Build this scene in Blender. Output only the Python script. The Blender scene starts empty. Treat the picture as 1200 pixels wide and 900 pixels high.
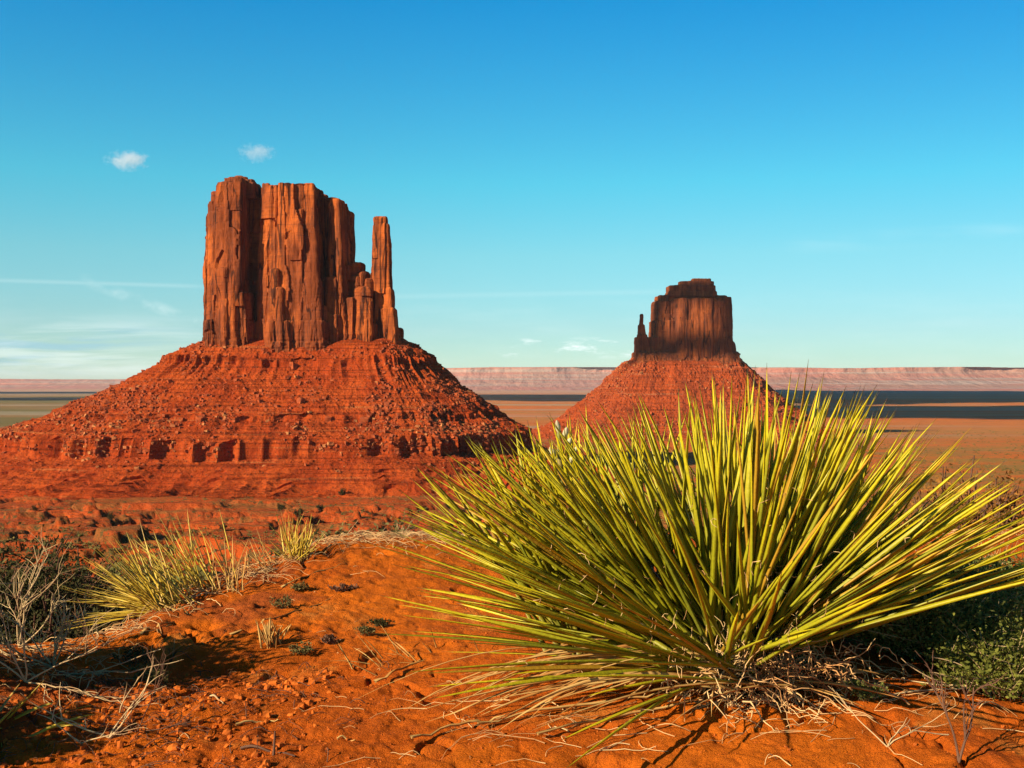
import bpy, math, random
import numpy as np
import openvdb
from mathutils import Vector

random.seed(7)
RNG = np.random.default_rng(7)
F = 1300.0          # focal length in photo pixels (1200 wide)
HOR = 448.0
R = math.radians
SUN_EL, SUN_AZ = 27.0, 55.0        # azimuth measured from straight behind the camera towards the left
sc = bpy.context.scene
col = sc.collection

# ------------------------------------------------------------------ noise
_T = RNG.random(65536).astype(np.float32)
def _h(ix, iy, iz, s):
    return _T[((ix*73856093) ^ (iy*19349663) ^ (iz*83492791) ^ (s*2654435)) & 65535]
def vn2(x, y, s=0):
    x = np.asarray(x, np.float64); y = np.asarray(y, np.float64)
    fx = np.floor(x); fy = np.floor(y)
    ix = fx.astype(np.int64); iy = fy.astype(np.int64)
    tx = x-fx; ty = y-fy
    tx = tx*tx*tx*(tx*(tx*6-15)+10); ty = ty*ty*ty*(ty*(ty*6-15)+10)
    a = _h(ix, iy, 0, s); b = _h(ix+1, iy, 0, s); c = _h(ix, iy+1, 0, s); d = _h(ix+1, iy+1, 0, s)
    return (a+(b-a)*tx)*(1-ty)+(c+(d-c)*tx)*ty
def vn3(x, y, z, s=0):
    fx = np.floor(x); fy = np.floor(y); fz = np.floor(z)
    ix = fx.astype(np.int64); iy = fy.astype(np.int64); iz = fz.astype(np.int64)
    tx = x-fx; ty = y-fy; tz = z-fz
    tx = tx*tx*(3-2*tx); ty = ty*ty*(3-2*ty); tz = tz*tz*(3-2*tz)
    def pl(k):
        a = _h(ix, iy, iz+k, s); b = _h(ix+1, iy, iz+k, s); c = _h(ix, iy+1, iz+k, s); d = _h(ix+1, iy+1, iz+k, s)
        return (a+(b-a)*tx)*(1-ty)+(c+(d-c)*tx)*ty
    return pl(0)*(1-tz)+pl(1)*tz
def fbm(x, y, o=4, s=0):
    r = 0; a = .5
    for i in range(o):
        r = r+a*(vn2(x, y, s+i*17)*2-1); x = x*2.03+5.1; y = y*2.03+9.7; a *= .5
    return r
def ridge(x, y, o=4, s=0):
    r = 0; a = .5
    for i in range(o):
        r = r+a*(1-np.abs(vn2(x, y, s+i*13)*2-1)*2); x = x*2.07+3.1; y = y*2.07+1.7; a *= .5
    return r
def ss(a, b, x):
    t = np.clip((x-a)/(b-a), 0, 1); return t*t*(3-2*t)

# ------------------------------------------------------------------ object helpers
def link(o):
    col.objects.link(o); return o
def mesh(name, V, Fc, mats, parent=None, smooth=False, mi=None, attrs=None):
    me = bpy.data.meshes.new(name)
    V = np.asarray(V, np.float32); Fc = np.asarray(Fc, np.int32)
    k = Fc.shape[1]
    me.vertices.add(len(V)); me.vertices.foreach_set('co', V.ravel())
    me.loops.add(Fc.size); me.loops.foreach_set('vertex_index', Fc.ravel())
    me.polygons.add(len(Fc)); me.polygons.foreach_set('loop_start', np.arange(0, Fc.size, k, dtype=np.int32))
    me.polygons.foreach_set('loop_total', np.full(len(Fc), k, np.int32))
    if mi is not None: me.polygons.foreach_set('material_index', np.asarray(mi, np.int32))
    me.polygons.foreach_set('use_smooth', np.full(len(Fc), smooth, bool))
    for m in (mats if isinstance(mats, (list, tuple)) else [mats]): me.materials.append(m)
    for n, a in (attrs or {}).items():
        at = me.attributes.new(n, 'FLOAT', 'POINT'); at.data.foreach_set('value', np.asarray(a, np.float32))
    me.update(calc_edges=True)
    o = bpy.data.objects.new(name, me); link(o)
    if parent: o.parent = parent
    return o
def empty(name, loc=(0, 0, 0)):
    o = bpy.data.objects.new(name, None); o.location = loc; o.empty_display_size = .2
    return link(o)
def tag(o, label=None, cat=None, kind=None, group=None):
    if label: o['label'] = label
    if cat: o['category'] = cat
    if kind: o['kind'] = kind
    if group: o['group'] = group
    return o
def grid_faces(nr, nc, wrap=False):
    i = np.arange(nr-1)[:, None]; j = np.arange(nc if wrap else nc-1)[None]
    a = i*nc+j; b = i*nc+(j+1) % nc
    return np.stack([a, b, b+nc, a+nc], -1).reshape(-1, 4)

# ------------------------------------------------------------------ materials
def mat(name):
    m = bpy.data.materials.new(name); m.use_nodes = True
    nt = m.node_tree; b = nt.nodes['Principled BSDF']
    b.inputs['Specular IOR Level'].default_value = .04; b.inputs['Roughness'].default_value = .9
    return m, nt, b
class N:
    """small helper to wire nodes"""
    def __init__(s, nt): s.nt = nt
    def new(s, t, **kw):
        n = s.nt.nodes.new(t)
        for k, v in kw.items(): setattr(n, k, v)
        return n
    def put(s, inp, v):
        if hasattr(v, 'links'): s.nt.links.new(v, inp)
        else: inp.default_value = v
    def math(s, op, a, b=0., c=0., clamp=False):
        n = s.new('ShaderNodeMath', operation=op, use_clamp=clamp)
        s.put(n.inputs[0], a); s.put(n.inputs[1], b)
        if len(n.inputs) > 2: s.put(n.inputs[2], c)
        return n.outputs[0]
    def step(s, v, a, b, lo=0., hi=1.):
        n = s.new('ShaderNodeMapRange', interpolation_type='SMOOTHSTEP')
        s.put(n.inputs[0], v); s.put(n.inputs[1], a); s.put(n.inputs[2], b); s.put(n.inputs[3], lo); s.put(n.inputs[4], hi)
        return n.outputs[0]
    def mix(s, f, a, b, mode='MIX'):
        n = s.new('ShaderNodeMix', data_type='RGBA', blend_type=mode)
        s.put(n.inputs['Factor'], f)
        for k, v in ((6, a), (7, b)):
            s.put(n.inputs[k], v if hasattr(v, 'links') else (*v, 1) if len(v) == 3 else v)
        return n.outputs[2]
    def noise(s, vec, scale, detail=5, rough=.55, dist=0.):
        n = s.new('ShaderNodeTexNoise')
        if vec is not None: s.put(n.inputs['Vector'], vec)
        n.inputs['Scale'].default_value = scale; n.inputs['Detail'].default_value = detail
        n.inputs['Roughness'].default_value = rough; n.inputs['Distortion'].default_value = dist
        return n.outputs['Fac']
    def mapv(s, vec, sx, sy, sz):
        n = s.new('ShaderNodeVectorMath', operation='MULTIPLY'); s.put(n.inputs[0], vec); n.inputs[1].default_value = (sx, sy, sz)
        return n.outputs[0]
    def pos(s): return s.new('ShaderNodeNewGeometry').outputs['Position']
    def obj(s): return s.new('ShaderNodeTexCoord').outputs['Object']
    def attr(s, name): return s.new('ShaderNodeAttribute', attribute_name=name).outputs['Fac']
    def xyz(s, v):
        n = s.new('ShaderNodeSeparateXYZ'); s.put(n.inputs[0], v); return n.outputs
    def bump(s, h, dist, strength=1., nrm=None):
        n = s.new('ShaderNodeBump'); s.put(n.inputs['Height'], h); n.inputs['Distance'].default_value = dist
        n.inputs['Strength'].default_value = strength
        if nrm is not None: s.put(n.inputs['Normal'], nrm)
        return n.outputs[0]
def simple(name, c1, c2, scale=20, rough=.85, bump=0, transl=0, rnd=False):
    m, nt, b = mat(name); n = N(nt)
    f = n.attr('rnd') if rnd else n.step(n.noise(n.obj(), scale, 4), .35, .65)
    n.put(b.inputs['Base Color'], n.mix(f, c1, c2)); b.inputs['Roughness'].default_value = rough
    if bump: n.put(b.inputs['Normal'], n.bump(n.noise(n.obj(), scale*3, 3), bump))
    if transl:
        t = n.new('ShaderNodeBsdfTranslucent'); n.put(t.inputs[0], n.mix(f, c1, c2))
        mx = n.new('ShaderNodeMixShader'); mx.inputs[0].default_value = transl
        nt.links.new(b.outputs[0], mx.inputs[1]); nt.links.new(t.outputs[0], mx.inputs[2])
        nt.links.new(mx.outputs[0], nt.nodes['Material Output'].inputs['Surface'])
    return m

def rock_mat(name, bright, mid, varnish, strata=1.0, zc=None):
    m, nt, b = mat(name); n = N(nt); p = n.pos()
    streak = n.noise(n.mapv(p, .16, .16, .012), 1, 6, .6, .3)
    fine = n.noise(n.mapv(p, .5, .5, .12), 1, 6, .65)
    crack = n.step(n.math('ABSOLUTE', n.math('SUBTRACT', n.noise(n.mapv(p, .055, .055, .005), 1, 3, .45, .2), .5)), .016, .004)
    joint = n.step(n.math('ABSOLUTE', n.math('SUBTRACT', n.noise(n.mapv(p, .02, .02, .16), 1, 3, .5), .5)), .010, .002)
    joint = n.math('MULTIPLY', joint, n.step(n.noise(n.mapv(p, .09, .09, .09), 1, 2), .48, .56))
    big = n.noise(n.mapv(p, .02, .02, .018), 1, 4)
    c = n.mix(n.step(big, .38, .62), bright, mid)
    c = n.mix(n.step(streak, .46, .68, 0, .85), c, varnish)
    c = n.mix(n.step(n.noise(n.mapv(p, .07, .07, .03), 1, 3, .5, .8), .50, .60, 0, .55), c, tuple(v*.62 for v in mid))
    lay = n.noise(n.mapv(p, .012, .012, .55), 1, 5, .7)
    c = n.mix(n.step(lay, .5, .72, 0, .45*strata), c, varnish)
    c = n.mix(n.step(fine, .3, .6, .25, 0), c, tuple(v*.45 for v in mid))
    c = n.mix(n.math('MULTIPLY', n.math('MAXIMUM', crack, n.math('MULTIPLY', joint, .6)), .85), c, (.03, .012, .008))
    n.put(b.inputs['Base Color'], c)
    h = n.math('ADD', n.math('MULTIPLY', n.noise(n.mapv(p, .35, .35, .06), 1, 8, .65), 1.6), n.math('MULTIPLY', n.noise(n.mapv(p, .05, .05, .9), 1, 4, .6), .5))
    n.put(b.inputs['Normal'], n.bump(h, 1.3, .7))
    return m
M_cliff = rock_mat('cliff_sandstone', (.44, .10, .018), (.235, .054, .016), (.085, .028, .015))
M_cliff_far = rock_mat('far_cliff_sandstone', (.32, .08, .02), (.20, .052, .018), (.07, .026, .016))
M_cap = rock_mat('caprock_shale', (.34, .09, .028), (.22, .06, .022), (.09, .03, .015), 2.)

def talus_mat(name, red, red2, tan, fleck):
    m, nt, b = mat(name); n = N(nt); p = n.pos()
    c = n.mix(n.step(n.noise(n.mapv(p, .03, .03, .03), 1, 5), .4, .62), red, red2)
    lay = n.noise(n.mapv(p, .006, .006, .5), 1, 5, .7)
    c = n.mix(n.step(lay, .50, .58, 0, .75), c, tuple(v*.5 for v in red))
    c = n.mix(n.step(n.noise(n.mapv(p, .006, .006, .33), 1, 3, .6), .62, .68, 0, .5), c, tan)
    c = n.mix(n.step(n.noise(p, .55, 3, .7), .60, .70, 0, fleck), c, tan)
    c = n.mix(n.step(n.noise(p, .42, 4, .75), .45, .33, 0, .85), c, (.06, .025, .015))  # dark flecks paint the fine shadows among the rubble into the colour
    n.put(b.inputs['Base Color'], c)
    n.put(b.inputs['Normal'], n.bump(n.noise(p, .35, 8, .7), 3.2, 1.))
    return m
M_talus = talus_mat('red_shale_talus', (.36, .048, .008), (.44, .07, .011), (.42, .15, .045), .5)
M_talus_far = talus_mat('far_red_talus', (.37, .062, .012), (.29, .05, .012), (.45, .2, .09), .3)
M_bould_a = simple('red_boulder', (.36, .075, .02), (.22, .05, .02), .3)
M_bould_b = simple('tan_boulder', (.42, .17, .055), (.32, .09, .03), .3)

def ground_mat():
    m, nt, b = mat('desert_ground'); n = N(nt); p = n.pos()
    X, Y, Z = n.xyz(p)
    # near sand
    sand = n.mix(n.step(n.noise(p, 1.6, 5, .6), .38, .62), (.58, .128, .008), (.47, .090, .007))
    sand = n.mix(n.step(n.noise(p, 11, 6, .7), .5, .72, 0, .55), sand, (.30, .060, .012))
    grit = n.noise(p, 420, 2, .6)
    sand = n.mix(n.step(grit, .66, .76, 0, .4), sand, (.74, .34, .10))
    sand = n.mix(n.step(grit, .36, .26, 0, .6), sand, (.20, .045, .012))
    sand = n.mix(n.step(n.noise(p, 95, 3, .7), .58, .70, 0, .6), sand, (.26, .045, .008))
    sand = n.mix(n.step(n.noise(p, 3.1, 5, .65), .58, .70, 0, .5), sand, (.66, .25, .045))
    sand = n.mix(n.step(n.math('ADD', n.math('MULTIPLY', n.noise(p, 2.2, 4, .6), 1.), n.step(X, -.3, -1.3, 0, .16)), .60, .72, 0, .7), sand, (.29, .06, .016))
    # middle distance: red shale with ledges and scrub
    mid = n.mix(n.step(n.noise(n.mapv(p, .008, .02, .02), 1, 5), .4, .6), (.44, .072, .012), (.34, .06, .013))
    mid = n.mix(n.step(n.noise(n.mapv(p, .002, .002, .6), 1, 4, .6), .5, .62, 0, .6), mid, (.16, .045, .02))
    green = n.step(n.noise(n.mapv(p, .014, .05, .1), 1, 9, .74), .48, .58, 0, .62)
    mid = n.mix(green, mid, (.19, .095, .025))
    mid = n.mix(n.step(n.noise(n.mapv(p, .18, .26, .2), 1, 5, .75), .54, .62, 0, .85), mid, (.07, .065, .022))
    # right hand flat: orange with straw grass
    rt = n.mix(n.step(n.noise(n.mapv(p, .004, .012, 0), 1, 6, .65), .4, .6), (.52, .12, .016), (.30, .15, .03))
    rt = n.mix(n.step(n.noise(n.mapv(p, .10, .14, 0), 1, 6, .8), .52, .60, 0, .8), rt, (.13, .085, .025))
    side = n.step(n.math('DIVIDE', X, Y), .02, .22)
    mid = n.mix(side, mid, rt)
    # plain
    pl = n.mix(n.step(n.noise(n.mapv(p, .0004, .0012, 0), 1, 5), .4, .6), (.50, .13, .022), (.40, .16, .04))
    pl = n.mix(n.step(n.noise(n.mapv(p, .012, .02, 0), 1, 8, .8), .52, .60, 0, .6), pl, (.15, .10, .03))
    pl = n.mix(n.step(n.noise(n.mapv(p, .0012, .006, 0), 1, 6, .7), .50, .60, 0, .55), pl, (.46, .085, .014))
    plg = n.mix(n.step(n.noise(n.mapv(p, .0005, .0011, 0), 1, 5), .4, .6), (.15, .115, .035), (.24, .135, .05))
    pl = n.mix(n.step(n.math('DIVIDE', X, Y), -.02, -.15), pl, plg)
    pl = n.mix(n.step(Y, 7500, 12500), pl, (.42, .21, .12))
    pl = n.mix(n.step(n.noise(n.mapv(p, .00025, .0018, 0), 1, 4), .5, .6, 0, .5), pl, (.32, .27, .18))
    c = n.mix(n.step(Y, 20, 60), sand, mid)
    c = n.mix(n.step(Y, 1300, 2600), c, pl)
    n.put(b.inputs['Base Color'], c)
    # bumps at three scales; each fades with distance so that it never aliases
    h1 = n.noise(p, 46, 8, .7)
    h2 = n.noise(p, 260, 3, .6)
    nb = n.bump(n.math('MULTIPLY', h1, n.step(Y, 9, 4)), .015, 1.)
    nb = n.bump(n.math('MULTIPLY', h2, n.step(Y, 9, 4)), .0045, 1., nb)
    h3 = n.noise(n.mapv(p, .25, .35, .25), 1, 7, .68)
    nb = n.bump(n.math('MULTIPLY', h3, n.step(Y, 20, 80)), 3.2, .9, nb)
    n.put(b.inputs['Normal'], nb)
    return m
M_ground = ground_mat()

def mesa_mat():
    m, nt, b = mat('far_mesa_rock'); n = N(nt); p = n.pos(); X, Y, Z = n.xyz(p)
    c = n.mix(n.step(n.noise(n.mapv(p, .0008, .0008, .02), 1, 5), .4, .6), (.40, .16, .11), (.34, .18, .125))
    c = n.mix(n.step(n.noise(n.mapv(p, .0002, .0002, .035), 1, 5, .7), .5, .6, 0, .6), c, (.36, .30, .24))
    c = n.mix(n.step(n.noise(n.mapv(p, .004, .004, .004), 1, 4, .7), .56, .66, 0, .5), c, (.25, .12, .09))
    n.put(b.inputs['Base Color'], c)
    n.put(b.inputs['Normal'], n.bump(n.noise(n.mapv(p, .006, .002, .01), 1, 6, .6), 60, .8))
    return m
M_mesa = mesa_mat()

def leaf_mat(name, base, mid, tip, dead, t=.2, young=.55):
    m, nt, b = mat(name); n = N(nt)
    tt = n.attr('t'); r = n.attr('rnd')
    c = n.mix(n.step(tt, .0, .35), base, mid)
    c = n.mix(n.step(tt, .45, .97, 0, .9), c, tip)
    c = n.mix(n.step(tt, .955, .99), c, (.10, .045, .015))
    c = n.mix(n.step(n.noise(n.obj(), 60, 4, .6), .5, .75, 0, .5), c, (.30, .26, .03))
    c = n.mix(n.step(r, .89, .93, 0, .75), c, dead)
    c = n.mix(n.step(r, .30, .0, 0, young), c, (.13, .165, .018))
    n.put(b.inputs['Base Color'], c)
    b.inputs['Roughness'].default_value = .48; b.inputs['Specular IOR Level'].default_value = .35
    n.put(b.inputs['Normal'], n.bump(n.noise(n.mapv(n.obj(), 90, 90, 90), 1, 3), .003, .5))
    tr = n.new('ShaderNodeBsdfTranslucent'); n.put(tr.inputs[0], c)
    mx = n.new('ShaderNodeMixShader'); mx.inputs[0].default_value = t
    nt.links.new(b.outputs[0], mx.inputs[1]); nt.links.new(tr.outputs[0], mx.inputs[2])
    nt.links.new(mx.outputs[0], nt.nodes['Material Output'].inputs['Surface'])
    return m
M_leaf = leaf_mat('yucca_leaf', (.24, .20, .025), (.33, .305, .009), (.68, .53, .01), (.48, .22, .02))
M_leaf_pale = leaf_mat('pale_yucca_leaf', (.56, .33, .05), (.68, .46, .04), (.70, .48, .07), (.60, .34, .09), .25, 0.)
M_straw = simple('straw', (.62, .38, .12), (.44, .20, .05), 12, .8, 0, .15)
M_thread = simple('dry_thread', (.70, .46, .20), (.45, .22, .08), 9, .8)
M_twig = simple('dry_twig', (.60, .42, .20), (.38, .23, .11), 14, .85, .002)
M_dark_twig = simple('dark_twig', (.16, .08, .045), (.09, .045, .03), 14, .9, .002)
M_bud = simple('flower_bud', (.60, .54, .28), (.40, .33, .20), 90, .6, 0, .1)
M_stalk = simple('green_stalk', (.20, .24, .05), (.26, .20, .06), 30, .6)
M_brown_stalk = simple('brown_stalk', (.13, .055, .03), (.20, .08, .035), 30, .7)
M_shrub_g = simple('shrub_leaf', (.20, .20, .045), (.11, .12, .03), 8, .7, 0, .2, True)
M_shrub_y = simple('bright_shrub_leaf', (.19, .185, .03), (.10, .11, .02), 8, .7, 0, .2, True)
M_sage = simple('sage_leaf', (.18, .14, .045), (.10, .085, .03), 8, .8, 0, .15, True)
M_juni = simple('dark_bush_leaf', (.07, .062, .02), (.03, .03, .011), 8, .8, 0, .1, True)
M_olive = simple('olive_scrub', (.11, .11, .03), (.19, .13, .04), 8, .8, 0, .1, True)
M_rust = simple('rust_brush_leaf', (.30, .13, .025), (.17, .075, .02), 8, .8, 0, .15, True)
M_flower = simple('yellow_flower', (.75, .60, .04), (.65, .50, .04), 20, .6)
M_clod = simple('soil_clod', (.56, .135, .018), (.38, .085, .014), 6, .95)

# ------------------------------------------------------------------ terrain height
_py = np.array([0, 5, 10, 30, 60, 100, 200, 300, 400, 500, 600, 700, 800, 1000, 1500, 2500, 90000.])
_pz = np.array([-.6, -1.15, -2.3, -6.3, -12, -19, -35, -48.5, -60, -70, -77, -81.5, -85, -89, -99, -106, -108.])
_cx = np.array([-60, -3, -1.5, -1.14, -1.0, -.93, -.86, -.57, -.3, 0., .8, 1.6, 3.0, 60])
_cy = np.array([2.3, 2.3, 2.35, 2.42, 2.62, 2.95, 3.25, 3.75, 3.95, 4.05, 4.2, 4.3, 4.3, 4.3])
def crest(x): return np.interp(x, _cx, _cy)
def bump2(x, y, cx, cy, rx, ry): return np.exp(-(((x-cx)/rx)**2+((y-cy)/ry)**2))
def H(x, y):
    x = np.asarray(x, np.float64); y = np.asarray(y, np.float64)
    d = np.hypot(x, y)
    # near dune
    zn = -.615+.02*(y-2.)+.03*fbm(x*1.1, y*1.1, 3, 5)
    zn = zn+.05*bump2(x, y, .45, 2.35, .5, .4)+.07*bump2(x, y, -.55, 3.6, .45, .5)-.035*bump2(x, y, -.72, 2.38, .34, .15)
    zn = zn+.05*bump2(x, y, 1.1, 3.2, .7, .7)+.10*bump2(x, y, -1.22, 2.12, .30, .28)
    # small erosion: cracks, clods, footprints
    rough = ss(.25, -.9, x)*.8+.28+.5*ss(.2, .9, x)*ss(2.1, 1.9, y)
    zn = zn+rough*(.009*fbm(x*7, y*7, 4, 21)+.012*np.maximum(ridge(x*9+3, y*9, 3, 33)-.25, 0)*-1)
    cr = np.abs(fbm(x*4.3, y*4.3, 3, 71)); zn = zn-.02*rough*ss(.06, .0, cr)*ss(.35, .6, vn2(x*2.5, y*2.5, 91))
    zn = zn+.006*fbm(x*26, y*26, 3, 41)*(.5+rough)-.005*np.maximum(ridge(x*15, y*19, 3, 47)-.35, 0)*2+.02*np.sin(0)*0
    for hx, hy, hr in HOLES:
        zn = zn-.035*bump2(x, y, hx, hy, hr, hr*.8)+.01*bump2(x, y, hx+hr*1.2, hy, hr, hr)
    # distance past the crest line
    e = y-(crest(x)+.06*fbm(x*3, y*1.5, 3, 61))
    zv = np.interp(y, _py, _pz)
    amp = ss(20, 300, y)
    left = ss(.30, .02, x/np.maximum(y, 1.))
    g = .8*ridge(x/80+.3, y/42, 4, 101)-.25+.55*fbm(x/34, y/17, 4, 121)
    mz = ss(60, 240, y)*ss(900, 640, y)
    gul = mz*(3.+9*left)*g
    gul = gul*1.0
    zv = zv+gul+amp*ss(1400, 700, y)*1.0*fbm(x/14, y/11, 4, 141)*left
    # ledges (terraces) in the middle distance
    st = 4.2; q = zv/st+.9*fbm(x/260, y/260, 2, 151); fq = q-np.floor(q)
    zt = zv+st*(ss(.66, .80, fq)-fq)*.85
    zv = zv+(zt-zv)*mz*left
    zv = zv+amp*ss(3500, 1200, y)*2.*fbm(x/120, y/120, 3, 161)
    # low red rise beyond the left end of the talus and scattered mounds on the flat
    zv = zv+34*bump2(x, y, -930, 1750, 330, 130)*(1+.5*fbm(x/60, y/60, 3, 171))+16*bump2(x, y, -560, 1500, 260, 120)
    zv = zv+18*bump2(x, y, 150, 1500, 380, 130)*(1+.6*fbm(x/70, y/50, 3, 181))
    w = ss(0, 1.4, e)
    drop = -.62-.55*np.clip(e, 0, 2.2)-.3*ss(.0, .45, e)*ss(-.4, -.9, x)
    near = np.where(e > 0, zn+(drop-zn)*ss(0, .5, e), zn)
    w2 = ss(1.2, 6, e)
    return near*(1-w2)+np.minimum(zv, np.where(y < 60, -.6-.17*np.maximum(y-4, 0), 1e3))*w2
def px(pxx, pyy, D): return ((pxx-600)/F*D, D, (HOR-pyy)/F*D)
def on_ground(pxx, pyy, dmin=1.5, dmax=12.):
    """where the view direction through a photo pixel meets the near ground"""
    D = np.linspace(dmin, dmax, 1500); u = (pxx-600)/F; v = (HOR-pyy)/F
    hit = np.where(D*v <= H(u*D, D))[0]
    d = D[hit[0]] if len(hit) else dmax
    return (u*d, d, float(H(u*d, d)))
HOLES = []
HOLES = [(((a-600)/F*d), d, r) for a, b, d, r in ((285, 806, 2.22, .016), (240, 730, 2.75, .03), (405, 812, 2.2, .014), (252, 852, 2.0, .014), (292, 738, 2.7, .028), (700, 880, 1.82, .025), (362, 744, 2.7, .02), (180, 760, 2.6, .03), (730, 890, 1.8, .02))]

# ground sheet on a polar grid round the camera, finest where the picture looks closest
def ground_sheet():
    r = np.concatenate([np.linspace(.25, 1.4, 30, endpoint=False), np.geomspace(1.4, 5.2, 520, endpoint=False), np.geomspace(5.2, 180, 150, endpoint=False),
                        np.geomspace(180, 1000, 360, endpoint=False), np.geomspace(1000, 40000, 170)])
    a = np.concatenate([np.linspace(-180, -32, 60, endpoint=False), np.linspace(-32, 32, 820, endpoint=False), np.linspace(32, 180, 60, endpoint=False)])
    rr, aa = np.meshgrid(r, np.radians(a), indexing='ij')
    x = rr*np.sin(aa); y = rr*np.cos(aa)
    back = y < 1.2
    z = H(x, np.maximum(y, 1.2))
    z = np.where(back, z-.0*rr, z)
    V = np.stack([x, y, z], -1).reshape(-1, 3)
    Fc = grid_faces(len(r), len(a), True)
    c = np.array([[0, 0, float(H(0., 1.2))]])
    n0 = len(V); V = np.vstack([V, c])
    # fan in the middle as degenerate-free quads is not possible: tiny disc of quads pairs
    j = np.arange(0, len(a), 2); fan = np.stack([np.full(len(j), n0), (j+2) % len(a), (j+1) % len(a), j], -1)
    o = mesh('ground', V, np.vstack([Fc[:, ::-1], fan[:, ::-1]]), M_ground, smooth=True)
    tag(o, 'red desert sand and valley floor stretching to the horizon', 'ground', 'structure')
ground_sheet()

# ------------------------------------------------------------------ buttes
def warp_noise(shape_x, shape_y, shape_z, X, Y, Z, sc_h, sc_v, s): return vn3(X/sc_h, Y/sc_h, Z/sc_v, s)*2-1
def cliff_mesh(name, D, cols, vox, ybase, xr, yr, zr, mats, parent, origin, seed, cap_z, detail):
    k = D/F
    nx, ny, nz = [int((b-a)/vox)+1 for a, b in (xr, yr, zr)]
    X = (xr[0]+np.arange(nx)*vox).astype(np.float32)[:, None, None]
    Y = (yr[0]+np.arange(ny)*vox).astype(np.float32)[None, :, None]
    Z = (zr[0]+np.arange(nz)*vox).astype(np.float32)[None, None, :]
    # coarse warp fields, evaluated on few samples and interpolated
    def field(sx, sz, s, amp):
        gx = np.arange(nx); gy = np.arange(ny); gz = np.arange(nz)
        zz = np.arange(0, nz+8, 8)
        A = (vn3((X+0*Y+0*Z[:, :, :1])/sx, (Y+0*X)/sx, np.zeros((1, 1, 1))+0., s)*2-1)[:, :, 0]
        B = (vn3((X+0*Y+0*Z[:, :, :1])/sx, (Y+0*X)/sx, np.zeros((1, 1, 1))+7., s+5)*2-1)[:, :, 0]
        w = (vn2(np.arange(nz)*vox/sz, 0*np.arange(nz), s+9)).astype(np.float32)
        return (amp*(A[:, :, None]*(1-w)+B[:, :, None]*w)).astype(np.float32)
    wx = field(14, 34, seed, 2.6*detail)+field(5.5, 22, seed+40, 1.1*detail)
    wy = field(14, 30, seed+80, 3.0*detail)+field(5, 18, seed+120, 1.2*detail)
    G = np.full((nx, ny, nz), 50, np.float32)
    XA = X+wx; YA = Y+wy; ZA = Z; GA = G; WA = wx
    for c in cols:
        xl, xrr, ytop, fr, bk = c[:5]
        o = dict(bl=0., br=0., bf=.04, sk=0., r=2.5, tr=1.5, tz=0.)
        o.update(c[5] if len(c) > 5 else {})
        x0 = (xl-600)*k; x1 = (xrr-600)*k; zt = (HOR-ytop)*k
        h_ = zt-zr[0]; i0 = max(0, int((x0-o['bl']*h_-9-xr[0])/vox)); i1 = min(nx, int((x1+o['br']*h_+9-xr[0])/vox)+1); k1 = min(nz, int((zt+7-zr[0])/vox)+1)
        XX = XA[i0:i1, :, :k1]; YY = YA[i0:i1, :, :k1]; Z = ZA[:, :, :k1]; G = GA[i0:i1, :, :k1]; wx = WA[i0:i1, :, :k1]
        dz = np.maximum(zt-Z, 0)
        l = x0-o['bl']*dz; rgt = x1+o['br']*dz
        f = D+fr-o['bf']*dz; bb = D+bk+.03*dz
        cx = (l+rgt)/2; hw = (rgt-l)/2
        yy = YY-o['sk']*(XX-cx)
        cy = (f+bb)/2; hd = (bb-f)/2
        rr = o['r']
        a = np.abs(XX-cx)-hw+rr; b_ = np.abs(yy-cy)-hd+rr
        d2 = np.hypot(np.maximum(a, 0), np.maximum(b_, 0))+np.minimum(np.maximum(a, b_), 0)-rr
        dt = (Z+.25*wx)-zt
        tr = o['tr']
        d3 = np.hypot(np.maximum(d2+tr, 0), np.maximum(dt+tr, 0))+np.minimum(np.maximum(d2+tr, dt+tr), 0)-tr
        np.minimum(G, d3, out=G)
    G = np.clip(GA, -4, 4)
    G[0] = G[-1] = 3; G[:, 0] = G[:, -1] = 3; G[:, :, 0] = G[:, :, -1] = 3
    g = openvdb.FloatGrid(4.0); g.copyFromArray(np.ascontiguousarray(G), tolerance=0)
    P, Q = g.convertToQuads(isovalue=0.)
    P = P*vox+np.array([xr[0], yr[0], zr[0]]); P = P.astype(np.float64)
    # vertex normals
    n = np.zeros_like(P); q = P[Q]
    fn = np.cross(q[:, 2]-q[:, 0], q[:, 3]-q[:, 1])
    cen = P[Q].mean(1)
    for i in range(4): np.add.at(n, Q[:, i], fn)
    n /= np.linalg.norm(n, axis=1)[:, None]+1e-9
    # make sure normals point outward (sample of the field just outside must be greater)
    idx = ((P+n*vox-np.array([xr[0], yr[0], zr[0]]))/vox).round().astype(int)
    idx = np.clip(idx, 0, np.array([nx, ny, nz])-1)
    if np.mean(G[idx[:, 0], idx[:, 1], idx[:, 2]]) < 0: n = -n; Q = Q[:, ::-1]
    x, y, z = P.T
    dsp = .6*(1-np.abs(vn3(x/6, y/6, z/90, seed+1)*2-1)*2)*detail
    dsp += .35*(vn3(x/2.6, y/2.6, z/22, seed+2)*2-1)*detail
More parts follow.
